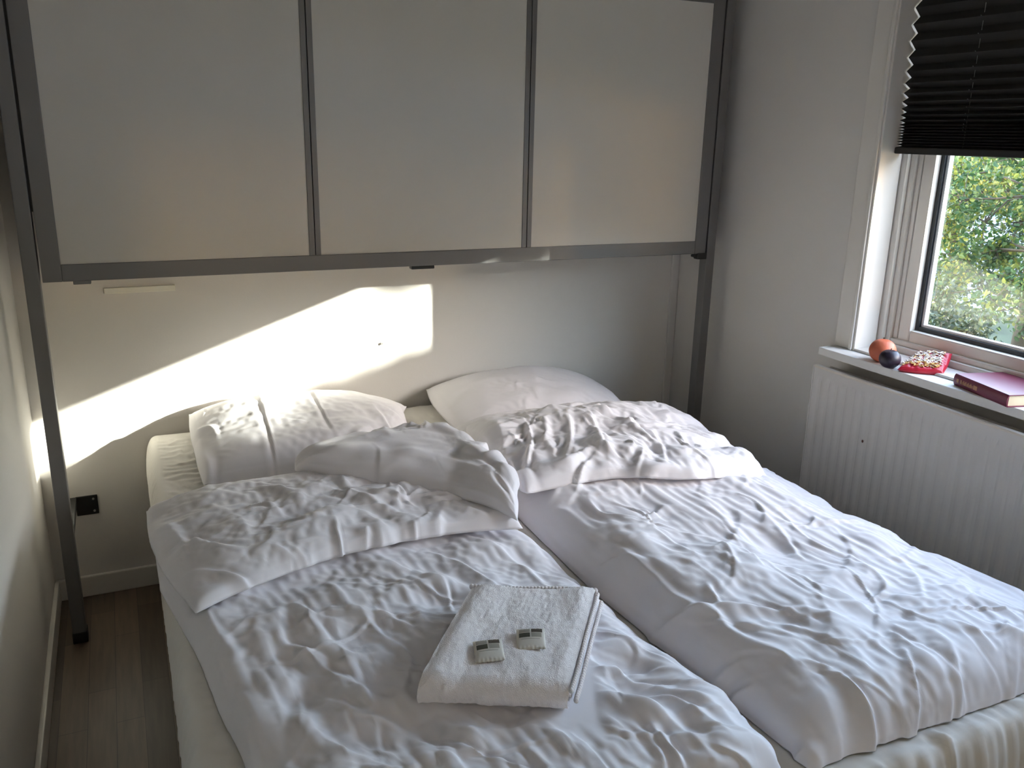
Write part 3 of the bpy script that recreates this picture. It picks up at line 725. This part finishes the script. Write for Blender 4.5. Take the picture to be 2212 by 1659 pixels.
# turned down end of the right duvet
qg = [[(1.085, -.175, .560), (1.065, -.33, .590), (1.045, -.53, .590), (1.035, -.748, .600)],
      [(1.29, -.195, .575), (1.27, -.36, .618), (1.26, -.55, .618), (1.255, -.785, .622)],
      [(1.48, -.205, .575), (1.45, -.38, .620), (1.44, -.60, .620), (1.41, -.868, .628)],
      [(1.66, -.20, .565), (1.64, -.42, .605), (1.60, -.64, .606), (1.56, -.882, .616)],
      [(1.78, -.20, .540), (1.775, -.42, .555), (1.745, -.64, .560), (1.690, -.868, .585)]]
Tp, Bt = puff(qg, 60, 54, .044, seed=19, rise=(.13, .16), exc=(.017, .014), low=.008, kf=.02, kb=.25, steps=130, noise=.0035, under=.004, bs=2,
              cr=CR_G + folds(12, (1.12, 1.7, -.75, -.35), lambda x, y: -1.3, 175, amp=(.004, .007), wid=(.004, .007), length=(.06, .16), spread=.5) + folds(40, (1.10, 1.45, -.70, -.28), lambda x, y: -1.5 + .6 * math.sin(9 * x), 76, amp=(.003, .006), wid=(.005, .010), length=(.05, .14)) + folds(50, (1.35, 1.74, -.80, -.28), lambda x, y: -1.0, 77, amp=(.0018, .0045), wid=(.006, .012), length=(.06, .18), spread=.5))
o = skin('turned_down_end', Tp, Bt, M['cotton'], dR, 0); o.matrix_parent_inverse = iR
# towel -----------------------------------------------------------
def towel_mat():
    m = mat('terry_cotton', (.92, .868, .872), .95, sheen=.4)
    nt = m.node_tree; b = nt.nodes['Principled BSDF']; tc = nt.nodes.new('ShaderNodeTexCoord')
    v = nt.nodes.new('ShaderNodeTexVoronoi'); v.inputs['Scale'].default_value = 620
    n = nt.nodes.new('ShaderNodeTexNoise'); n.inputs['Scale'].default_value = 130; n.inputs['Detail'].default_value = 4
    ad = nt.nodes.new('ShaderNodeMath'); ad.operation = 'ADD'
    bp = nt.nodes.new('ShaderNodeBump'); bp.inputs['Strength'].default_value = .4; bp.inputs['Distance'].default_value = .002
    nt.links.new(tc.outputs['Object'], v.inputs['Vector']); nt.links.new(tc.outputs['Object'], n.inputs['Vector'])
    nt.links.new(v.outputs['Distance'], ad.inputs[0]); nt.links.new(n.outputs['Fac'], ad.inputs[1]); nt.links.new(ad.outputs[0], bp.inputs['Height']); nt.links.new(bp.outputs['Normal'], b.inputs['Normal'])
    return m
M['towel'] = towel_mat()
tw = empty('towel', (.74, -1.33, .585)); tag(tw, 'folded white terry towel lying on the left duvet', 'towel')
twi = Matrix.Translation(tw.location).inverted()
A = np.array([.727, -1.160]); Bc = np.array([.935, -1.262]); Cc = np.array([.752, -1.500]); Dc = np.array([.545, -1.395])
def tz(u, v): return .5825 + .0015 * np.sin(9 * u + 2) * np.sin(5 * v)
def sheetU(z0, th, gap, inset, nu, name, uend=1.0, ou=0.0, seed=1):
    """a folded sheet: bottom leaf, round fold at the front (v=0), top leaf"""
    Lc = .29; r = (gap + th) / 2
    path = []
    for t in np.linspace(1 - inset, .07 + inset * .3, 60): path.append((t, 0.0))
    for a in np.linspace(0, np.pi, 22)[1:-1]: path.append((.07 + inset * .3 - np.sin(a) * r * 1.25 / Lc, (1 - np.cos(a)) * .5))
    for t in np.linspace(.07 + inset * .3, 1 - inset * .7, 60): path.append((t, 1.0))
    path = np.array(path); n_ = len(path)
    outer = []; 
    us = np.linspace(0 + ou, 1 + ou, nu)
    nz_ = smooth_noise(n_, nu, ((4, 4), (14, 11), (70, 50)), seed) * .0015
    U, VV = np.meshgrid(us, path[:, 0]); Hh = np.repeat(path[:, 1][:, None], nu, 1)
    zlow = z0 + tz(U, VV); top = zlow + gap + th
    ctr = zlow + (top - zlow) * Hh
    dv = np.gradient(path[:, 0]) * Lc; dh = np.gradient(path[:, 1]) * (gap + th); ll = np.hypot(dv, dh) + 1e-9
    nv = (-dh / ll)[:, None]; nh = (dv / ll)[:, None]        # normal in the (v, z) plane
    def mk(off):
        o_ = off + nz_ * (1 if off > 0 else .3)
        v_ = VV + nv * o_ / Lc; z_ = ctr + nh * o_
        soft = .006 * np.exp(-((U - ou) / .05) ** 2) + .006 * np.exp(-((U - 1 - ou) / .05) ** 2)
        z_ = z_ - soft * Hh * .6
        # dip where the packets lie, raised lobes beside it
        z_ = z_ + Hh * (.004 * np.exp(-((U - .12) / .10) ** 2) + .005 * np.exp(-((U - .88) / .12) ** 2 - ((VV - .9) / .3) ** 2) - .003 * np.exp(-((U - .33) / .10) ** 2 - ((VV - .8) / .3) ** 2))
        c0 = Dc[None, None] * (1 - U)[..., None] + Cc[None, None] * U[..., None]; c1 = A[None, None] * (1 - U)[..., None] + Bc[None, None] * U[..., None]
        xy = c0 * (1 - v_)[..., None] + c1 * v_[..., None]
        return np.concatenate([xy, z_[..., None]], -1)
    return mk(-th / 2), mk(th / 2)
o1, o2 = sheetU(.006, .012, .026, 0.0, 90, 'a', seed=5)
t1 = skin('outer_fold', o2 if False else o1, o2, M['towel'], tw, 1); t1.matrix_parent_inverse = twi
o1, o2 = sheetU(.0195, .0105, .0015, .045, 90, 'b', ou=.012, seed=9)
t2 = skin('inner_fold', o1, o2, M['towel'], tw, 1); t2.matrix_parent_inverse = twi
# hems: rows of small stitches along the back and the right edge
def along(a, b, n): return [a + (b - a) * t for t in np.linspace(0, 1, n)]
bm = bmesh.new()
for off, z_ in ((.004, .622), (.012, .605)):
    for c in along(Cc, Bc, 46):
        d = (Bc - A) / np.linalg.norm(Bc - A); c2 = c + d * off
        bmesh.ops.create_icosphere(bm, subdivisions=2, radius=.0042, matrix=Matrix.Translation((c2[0], c2[1], z_ + .003 * math.sin(c[1] * 40))) @ Matrix.Diagonal((1, 1.1, 1.2, 1)))
o = obj('side_hem', bm, M['towel'], tw, True); o.matrix_parent_inverse = twi
bm = bmesh.new()
for c in along(A, Bc, 36):
    bmesh.ops.create_icosphere(bm, subdivisions=2, radius=.0052, matrix=Matrix.Translation((c[0] + .0025, c[1] + .005, .626 + .0015 * math.sin(c[0] * 30))) @ Matrix.Diagonal((1, 1, 1.1, 1)))
o = obj('back_hem', bm, M['towel'], tw, True); o.matrix_parent_inverse = twi
# sachets ---------------------------------------------------------
M['film'] = mat('sachet_film', (.72, .69, .63), .28)
M['ink_dark'] = mat('dark_print', (.07, .06, .05), .4)
M['ink_green'] = mat('dark_green_print', (.07, .075, .055), .4)
M['ink_mid'] = mat('grey_print', (.36, .34, .29), .4)
M['ink_soft'] = mat('soft_grey_print', (.27, .25, .21), .4)
def sachet(cx, cy, ang, z0, label):
    e = empty('soap_sachet', (cx, cy, z0)); e.rotation_euler = (R(4), R(-3), ang); tag(e, label, 'sachet', 'soap sachets on the towel')
    n = 26; u = np.linspace(-1, 1, n); U, V_ = np.meshgrid(u, u, indexing='ij')
    hh = (np.clip(1 - U ** 2, 0, 1) * np.clip(1 - (V_ ** 2), 0, 1)) ** .45
    X = U * .024; Y = V_ * .0275; wr = .0005 * np.sin(U * 22) * (np.abs(V_) > .8)
    Tt = np.stack([X, Y, .0008 + hh * .0048 + wr], -1); Bb = np.stack([X, Y, 0 * X + wr], -1)
    f = skin('wrapper', Bb, Tt, M['film'], e, 0)
    def q(x0, x1, y0, y1, m, nm):
        nn = 6; a = np.linspace(x0, x1, nn); b = np.linspace(y0, y1, nn); P_, Q_ = np.meshgrid(a, b, indexing='ij')
        h_ = (np.clip(1 - (P_ / .024) ** 2, 0, 1) * np.clip(1 - (Q_ / .0275) ** 2, 0, 1)) ** .45
        S = np.stack([P_, Q_, .0008 + h_ * .0048 + .0003], -1)
        return mesh_np(nm, S.reshape(-1, 3), grid_faces(nn, nn, 0, True), m, f)
    q(-.0195, -.0012, .0125, .0235, M['ink_mid'], 'printed_square')
    q(.0012, .0195, .0125, .0235, M['ink_dark'], 'printed_square')
    q(-.0195, -.0012, -.0010, .0110, M['ink_green'], 'printed_square')
    q(.0012, .0180, -.0010, .0110, M['ink_mid'], 'printed_square')
    q(-.0160, .0150, -.0062, -.0050, M['ink_mid'], 'printed_line')
    return e
sachet(.672, -1.372, R(-17), .6350, 'soap sachet nearer the left on the folded towel')
sachet(.749, -1.370, R(-24), .6365, 'soap sachet nearer the right on the folded towel')
# things on the sill ----------------------------------------------
SZ = .842
def ballobj(name, c, r, m, label, cat, sq=.94, seed=0):
    bm = bmesh.new(); bmesh.ops.create_uvsphere(bm, u_segments=48, v_segments=32, radius=r)
    for v in bm.verts:
        d = v.co.normalized(); v.co.z *= sq
        k = math.exp(-((1 - d.z) / .05)); v.co.z -= r * .10 * k
        k = math.exp(-((1 + d.z) / .04)); v.co.z += r * .05 * k
    o = obj(name, bm, m, None, True); o.location = (c[0], c[1], SZ + r * sq - .0012 - r * .03); tag(o, label, cat); return o
om = mat('orange_peel', (.55, .13, .06), .5, bump=(260, .3, .0008), noise=(14, .3))
dm = mat('dark_plum_skin', (.022, .014, .024), .4, bump=(60, .25, .001), noise=(20, .5))
ob = ballobj('orange_fruit', (2.142, -.770), .0365, om, 'reddish orange fruit at the left end of the sill', 'fruit')
bm = bmesh.new(); cyl(bm, (0, 0, .034), (0, 0, .0375), .003, 10, .0022); obj('stem_button', bm, M['bark'], ob)
db = ballobj('plum', (2.109, -.828), .029, dm, 'small dark purple plum leaning on the orange fruit', 'fruit', .92)
bm = bmesh.new(); cyl(bm, (0, 0, .024), (.001, 0, .030), .0016, 8, .0012); obj('stem', bm, M['bark'], db)
# snack bag
sb = empty('snack_bag', (2.20, -.875, SZ)); tag(sb, 'red foil bag spilling pale flaked nuts on the sill', 'bag')
sbi = Matrix.Translation(sb.location).inverted()
qb = [[(2.235, -.818, SZ + .024), (2.165, -.842, SZ + .014), (2.092, -.872, SZ + .007)],
      [(2.245, -.862, SZ + .034), (2.185, -.885, SZ + .019), (2.125, -.912, SZ + .008)],
      [(2.252, -.908, SZ + .046), (2.215, -.930, SZ + .022), (2.176, -.950, SZ + .008)]]
Tp, Bt = puff(qb, 24, 24, .011, rise=(.2, .2), exc=(.03, .03), seed=41, steps=80, noise=.0008, low=.001, under=.016, floor=SZ + .0008, bs=2)
bag = skin('foil_bag', Tp, Bt, M['red'], sb, 0); bag.matrix_parent_inverse = sbi
bm = bmesh.new(); rr = random.Random(5)
cols = [mat('pale_flake', (.80, .74, .66), .5), mat('golden_flake', (.62, .36, .10), .5), mat('dark_flake', (.10, .03, .035), .5)]
n_, m_ = Tp.shape[:2]
for k in range(330):
    i = rr.uniform(.05, .86); j = rr.uniform(.10, .90); p_ = Tp[int(i * (n_ - 1)), int(j * (m_ - 1))]
    mi = 2 if (i < .25 and j < .45 and rr.random() < .5) else (1 if (j > .72 and rr.random() < .7) or rr.random() < .08 else 0)
    a = rr.uniform(-.6, .6) + (0 if rr.random() < .7 else 1.4)
    g = bmesh.ops.create_icosphere(bm, subdivisions=2, radius=1, matrix=Matrix.Translation((p_[0], p_[1], p_[2] + .001 + rr.uniform(0, .0035))) @ Matrix.Rotation(a, 4, 'Z') @ Matrix.Rotation(rr.uniform(-.5, .5), 4, 'X') @ Matrix.Diagonal((rr.uniform(.0014, .0024), rr.uniform(.004, .008), .0012, 1)))
    for v in g['verts']:
        for f in v.link_faces: f.material_index = mi
fl = obj('nut_flakes', bm, cols, sb, True); fl.matrix_parent_inverse = sbi; tag(fl, 'pale and golden flakes', kind='stuff')
# book
bkk = empty('book', (2.185, -1.118, SZ)); tag(bkk, 'thick maroon clothbound book on the sill', 'book')
a0 = np.array([2.128, -1.020]); a1 = np.array([2.078, -1.208]); sp = a1 - a0; Lb = np.linalg.norm(sp); ang = math.atan2(sp[1], sp[0])
bkk.location = (a0[0], a0[1], SZ + .0002); bkk.rotation_euler = (0, 0, ang)      # local x runs along the spine, local y into the book
TH = .031; WB = .150
bm = bmesh.new(); box(bm, 0, Lb, .004, WB, 0, .0026, bev=.0007); obj('back_cover', bm, M['bookc'], bkk)
bm = bmesh.new(); box(bm, 0, Lb, .004, WB, TH - .0026, TH, bev=.0007); obj('front_cover', bm, M['bookc'], bkk)
n = 13; bm = bmesh.new(); ring_ = []
for x_ in (0, Lb):
    row = []
    for k in range(n):
        t = -math.pi / 2 + math.pi * k / (n - 1); row.append(bm.verts.new((x_, .006 - .006 * math.cos(t), TH / 2 + TH / 2 * math.sin(t))))
    for k in range(n):
        t = math.pi / 2 - math.pi * k / (n - 1); row.append(bm.verts.new((x_, .008 - .0055 * math.cos(t), TH / 2 + (TH / 2 - .0022) * math.sin(t))))
    ring_.append(row)
m2 = len(ring_[0])
for k in range(m2): bm.faces.new((ring_[0][k], ring_[0][(k + 1) % m2], ring_[1][(k + 1) % m2], ring_[1][k]))
for k in range(n - 1):
    for rw in ring_: bm.faces.new((rw[k], rw[k + 1], rw[m2 - 2 - k], rw[m2 - 1 - k]))
bmesh.ops.recalc_face_normals(bm, faces=bm.faces); spn = obj('spine', bm, M['bookc'], bkk)
bm = bmesh.new(); box(bm, .004, Lb - .004, .008, WB - .005, .0026, TH - .0026); obj('page_block', bm, M['paper'], bkk)
bm = bmesh.new()
box(bm, .012, .020, -.0006, .0004, .011, .020)
xx = .027
for wd_ in (.006, .004, .005, .003, .006, .004, .005, .004, .006, .004):
    box(bm, xx, xx + wd_ * .72, -.0005, .0004, .0105, .0205 if wd_ > .004 else .0175); xx += wd_
box(bm, .076, .090, -.0005, .0004, .010, .021)
obj('spine_lettering', bm, M['gold'], spn)

# ------------------------------------------------------------------ garden outside the window
def leaf_mat(name, c1, c2, c3):
    m = bpy.data.materials.new(name); m.use_nodes = True; nt = m.node_tree; b = nt.nodes['Principled BSDF']
    oi = nt.nodes.new('ShaderNodeNewGeometry'); r = nt.nodes.new('ShaderNodeValToRGB')
    r.color_ramp.elements[0].color = (*c1, 1); r.color_ramp.elements[0].position = 0
    r.color_ramp.elements[1].color = (*c3, 1); r.color_ramp.elements[1].position = 1
    e = r.color_ramp.elements.new(.6); e.color = (*c2, 1)
    nt.links.new(oi.outputs['Random Per Island'], r.inputs['Fac']); nt.links.new(r.outputs['Color'], b.inputs['Base Color'])
    b.inputs['Roughness'].default_value = .5
    tr = nt.nodes.new('ShaderNodeBsdfTranslucent'); mx = nt.nodes.new('ShaderNodeMixShader'); mx.inputs[0].default_value = .35
    out = nt.nodes['Material Output']
    nt.links.new(r.outputs['Color'], tr.inputs['Color']); nt.links.new(b.outputs[0], mx.inputs[1]); nt.links.new(tr.outputs[0], mx.inputs[2]); nt.links.new(mx.outputs[0], out.inputs['Surface'])
    return m
def leaves(name, centres, n, size, m, parent=None, seed=0):
    r = np.random.default_rng(seed); k = r.integers(0, len(centres), n)
    C0 = np.array([c[:3] for c in centres])[k]; Rr = np.array([c[3] for c in centres])[k]
    d = r.standard_normal((n, 3)); d /= np.linalg.norm(d, axis=1, keepdims=True); rad_ = r.random(n) ** .45
    c = C0 + d * (Rr * rad_)[:, None]
    a = r.standard_normal((n, 3)); a /= np.linalg.norm(a, axis=1, keepdims=True)
    b = np.cross(a, r.standard_normal((n, 3))); b /= np.linalg.norm(b, axis=1, keepdims=True); nn = np.cross(a, b)
    s = size * (.6 + .8 * r.random(n))[:, None]
    P = [c - a * s, c - a * s * .3 + b * s * .62 + nn * s * .15, c + a * s * .45 + b * s * .45 + nn * s * .12, c + a * s, c + a * s * .45 - b * s * .45 + nn * s * .12, c - a * s * .3 - b * s * .62 + nn * s * .15]
    V_ = np.stack(P, 1).reshape(-1, 3); i = np.arange(n) * 6
    F_ = np.concatenate([np.stack([i, i + 1, i + 2, i + 3], 1), np.stack([i, i + 3, i + 4, i + 5], 1)])
    return mesh_np(name, V_, F_, m, parent, smooth=False)
def tree(name, x, y, label, cat, centres, n, size, m, seed, trunk=.05, lean=(0, 0), h=2.2, z0=-.35, group=None):
    e = empty(name, (x, y, z0)); tag(e, label, cat, group); inv_ = Matrix.Translation(e.location).inverted()
    r = random.Random(seed); bm = bmesh.new()
    p0 = Vector((x, y, z0)); segs = 7; pts_ = [p0]
    for k in range(segs): pts_.append(Vector((x + lean[0] * (k + 1) / segs + r.uniform(-.04, .04), y + lean[1] * (k + 1) / segs + r.uniform(-.04, .04), z0 + h * (k + 1) / segs)))
    for k in range(segs): cyl(bm, pts_[k], pts_[k + 1], trunk * (1 - .11 * k), 12, trunk * (1 - .11 * (k + 1)))
    for c in centres:
        a_ = min(pts_[1:], key=lambda q_: (q_ - Vector(c[:3])).length); cc = Vector(c[:3])
        mid = (a_ + cc) / 2 + Vector((r.uniform(-.1, .1), r.uniform(-.1, .1), r.uniform(-.05, .1)))
        cyl(bm, a_, mid, trunk * .13, 6, trunk * .09); cyl(bm, mid, cc, trunk * .09, 6, trunk * .05)
        for _ in range(5):
            dd = Vector((r.gauss(0, 1), r.gauss(0, 1), r.gauss(0, 1))).normalized() * c[3] * .9
            cyl(bm, cc - dd * .2, cc + dd, trunk * .06 + .002, 5, .0015)
    o = obj('trunk', bm, M['bark'], e, True); o.matrix_parent_inverse = inv_
    f = leaves('foliage', centres, n, size, m, e, seed); f.matrix_parent_inverse = inv_
    return e
lg = leaf_mat('green_leaves', (.018, .05, .018), (.045, .10, .028), (.20, .21, .035))
ly = leaf_mat('yellow_leaves', (.03, .07, .018), (.10, .13, .025), (.34, .29, .05))
ld = leaf_mat('dark_leaves', (.008, .022, .012), (.02, .04, .02), (.08, .09, .025))
gm = mat('garden_grass', (.05, .065, .035), .9, noise=(3, .4))
GZ = -.35
struct(BOX('ground', gm, (RX + .30, 9.0, -12, 14, GZ - .1, GZ)))
struct(BOX('trim_3', mat('pale_gravel', (.42, .48, .56), .9, noise=(2, .1)), (9.0, 60, -40, 60, GZ - .12, GZ - .01)))
rb = random.Random(3)
def blobs(cx, cy, cz, sx, sy, sz, n, r0, r1, seed):
    r = random.Random(seed); return [(cx + r.uniform(-sx, sx), cy + r.uniform(-sy, sy), cz + r.uniform(-sz, sz), r.uniform(r0, r1)) for _ in range(n)]
tree('garden_tree', 5.75, 1.28, 'green leafy tree with grey trunk seen at the right of the pane', 'tree',
     blobs(5.75, 1.2, 1.05, .6, .75, .45, 24, .13, .26, 2) + blobs(5.6, 1.5, .55, .3, .5, .2, 7, .10, .20, 5), 9500, .019, lg, 4, .075, (.05, .05), 2.6)
tree('garden_tree', 7.6, 3.3, 'yellowing tree with dark trunk at the left of the pane', 'tree',
     blobs(7.4, 3.0, 1.25, .5, 1.1, .4, 24, .16, .32, 8) + blobs(7.4, 3.4, .5, .3, .4, .5, 9, .14, .26, 9), 8000, .021, ly, 6, .07, (-.1, .1), 2.4)
tree('garden_bush', 4.9, 1.35, 'dark bramble bush low outside the window', 'bush',
     blobs(4.9, 1.1, .18, .3, .95, .30, 34, .12, .22, 12), 9000, .016, ld, 12, .02, (0, 0), .5)
tree('garden_bush', 9.6, 4.2, 'tall dark hedge bush farther back in the garden', 'bush',
     blobs(9.6, 4.1, .3, .5, 1.8, .7, 30, .18, .36, 13), 5200, .03, ld, 13, .04, (0, 0), 1.6)
# unseen bush and tree, shaped along the sun rays to dapple the room
sd = np.array([1.08, -1.0, .385])
def on_ray(y, z, t, dz=0.0): return (2.2 + sd[0] * t, y + sd[1] * t, z + sd[2] * t + dz)
cs = []
r = random.Random(17)
for k in range(17):
    yy = -.58 - .1 * k; c = on_ray(yy, 1.085 + .14 * max(0, -.67 - yy) - .085, 4.0); cs.append((*c, .10))
for k in range(80):
    yy = r.uniform(-2.4, -.55); t = r.uniform(3.6, 4.4); rad0 = r.uniform(.10, .2)
    c = on_ray(yy, r.uniform(.7, 1.08 + .14 * max(0, -.67 - yy)) - rad0 * .75, t); cs.append((*c, rad0))
tree('garden_bush', 6.5, -5.5, 'unseen leafy bush on the sunny side, shaped to dapple the sunlight', 'bush', cs, 13500, .028, lg, 21, .03, (0, 0), 1.4)
cs = []
for k in range(8):
    c = on_ray(r.uniform(-.80, -.62), r.uniform(1.38, 1.52), r.uniform(3.9, 4.2)); cs.append((*c, r.uniform(.06, .12)))
tree('garden_tree', 6.75, -4.6, 'unseen slender tree on the sunny side, shaped to thin the sunlight', 'tree', cs, 620, .03, lg, 23, .03, (-.2, -.2), 3.4)

# tall hedge added across the far side to block the bright low sky
n1, n2 = 150, 26
Yg = np.linspace(-20.5, 34, n1)[:, None] + np.zeros((1, n2)); tcol = np.linspace(0, 1, n2)[None] + np.zeros((n1, 1))
hz = 6.9 + .35 * smooth_noise(n1, n2, ((30, 2),), 90)[:, :1]
Xg = 22 + .9 * np.clip((tcol - .7) / .3, 0, 1) ** 2 * 1.6 + .18 * smooth_noise(n1, n2, ((50, 8), (120, 20)), 91); Zg = GZ - .1 + np.sin(np.clip(tcol, 0, 1) * np.pi / 2) * hz + .08 * smooth_noise(n1, n2, ((120, 20),), 92)
H1 = np.stack([Xg, Yg, Zg], -1); H2 = H1.copy(); H2[..., 0] = 25.0 - .8 * tcol; H2[..., 2] = H1[..., 2] - .02
for s in (np.s_[0], np.s_[-1], np.s_[:, -1]): H2[s] = H1[s]
hm = mat('hedge_leaves', (.022, .045, .016), .8, bump=(5, 1.0, .25), noise=(4, .6))
hd = skin('hedge', H1, H2, hm, None, 0); tag(hd, 'tall dark hedge added across the far end to block the low sky', 'hedge')

H3 = np.stack([3.2 + (Yg + 20.5) / 54.5 * 17.6, -21 - (Xg - 22), Zg * 1.0], -1); H4 = H3.copy(); H4[..., 1] = -24.0 + .8 * tcol; H4[..., 2] = H3[..., 2] - .02  # second hedge, out of view, added to hide the bright horizon sunwards
for s in (np.s_[0], np.s_[-1], np.s_[:, -1]): H4[s] = H3[s]
hd = skin('hedge', H3, H4, hm, None, 0); tag(hd, 'unseen tall dark hedge added on the sunny side to block the low sky', 'hedge')

SKY, SUN, EXPO = 1.85, 10.0, 1.36
TINT = (1.0, .82, .71, 1)
# ------------------------------------------------------------------ light and camera
wd = bpy.data.worlds.new('sky'); scene.world = wd; wd.use_nodes = True; nt = wd.node_tree
bg = nt.nodes['Background']; st = nt.nodes.new('ShaderNodeTexSky'); st.sky_type = 'NISHITA'
st.sun_disc = False; st.sun_elevation = R(22); st.sun_rotation = R(133); st.air_density = 1.0; st.dust_density = .25
tn = nt.nodes.new('ShaderNodeMix'); tn.data_type = 'RGBA'; tn.blend_type = 'MULTIPLY'; tn.inputs['Factor'].default_value = 1; tn.inputs['B'].default_value = TINT
nt.links.new(st.outputs[0], tn.inputs['A']); nt.links.new(tn.outputs['Result'], bg.inputs[0]); bg.inputs[1].default_value = SKY
sl = bpy.data.lights.new('sun', 'SUN'); sl.energy = SUN; sl.angle = R(.6); sl.color = (1, .96, .86)
so = link(bpy.data.objects.new('sun', sl)); so.location = (8, -6, 5)
so.rotation_euler = Vector((1.08, -1.0, .385)).to_track_quat('Z', 'Y').to_euler()
# camera, solved from the lines of the photograph
yaw, pit, rol = R(24.7528), R(16.24532), R(1.23782)
fw = Vector((math.sin(yaw) * math.cos(pit), math.cos(yaw) * math.cos(pit), -math.sin(pit)))
rt = Vector((math.cos(yaw), -math.sin(yaw), 0)); up = rt.cross(fw)
r2 = math.cos(rol) * rt + math.sin(rol) * up; u2 = -math.sin(rol) * rt + math.cos(rol) * up
cam = bpy.data.cameras.new('camera'); cam.sensor_width = 36; cam.lens = 30.218; cam.clip_start = .02; cam.clip_end = 200
co = link(bpy.data.objects.new('camera', cam))
mw = Matrix(((r2.x, u2.x, -fw.x, .18518), (r2.y, u2.y, -fw.y, -2.4958), (r2.z, u2.z, -fw.z, 1.44615), (0, 0, 0, 1)))
co.matrix_world = mw
scene.camera = co
vs = scene.view_settings
vs.view_transform = 'Standard'; vs.look = 'None'; vs.gamma = 1; vs.use_curve_mapping = False; vs.exposure = EXPO
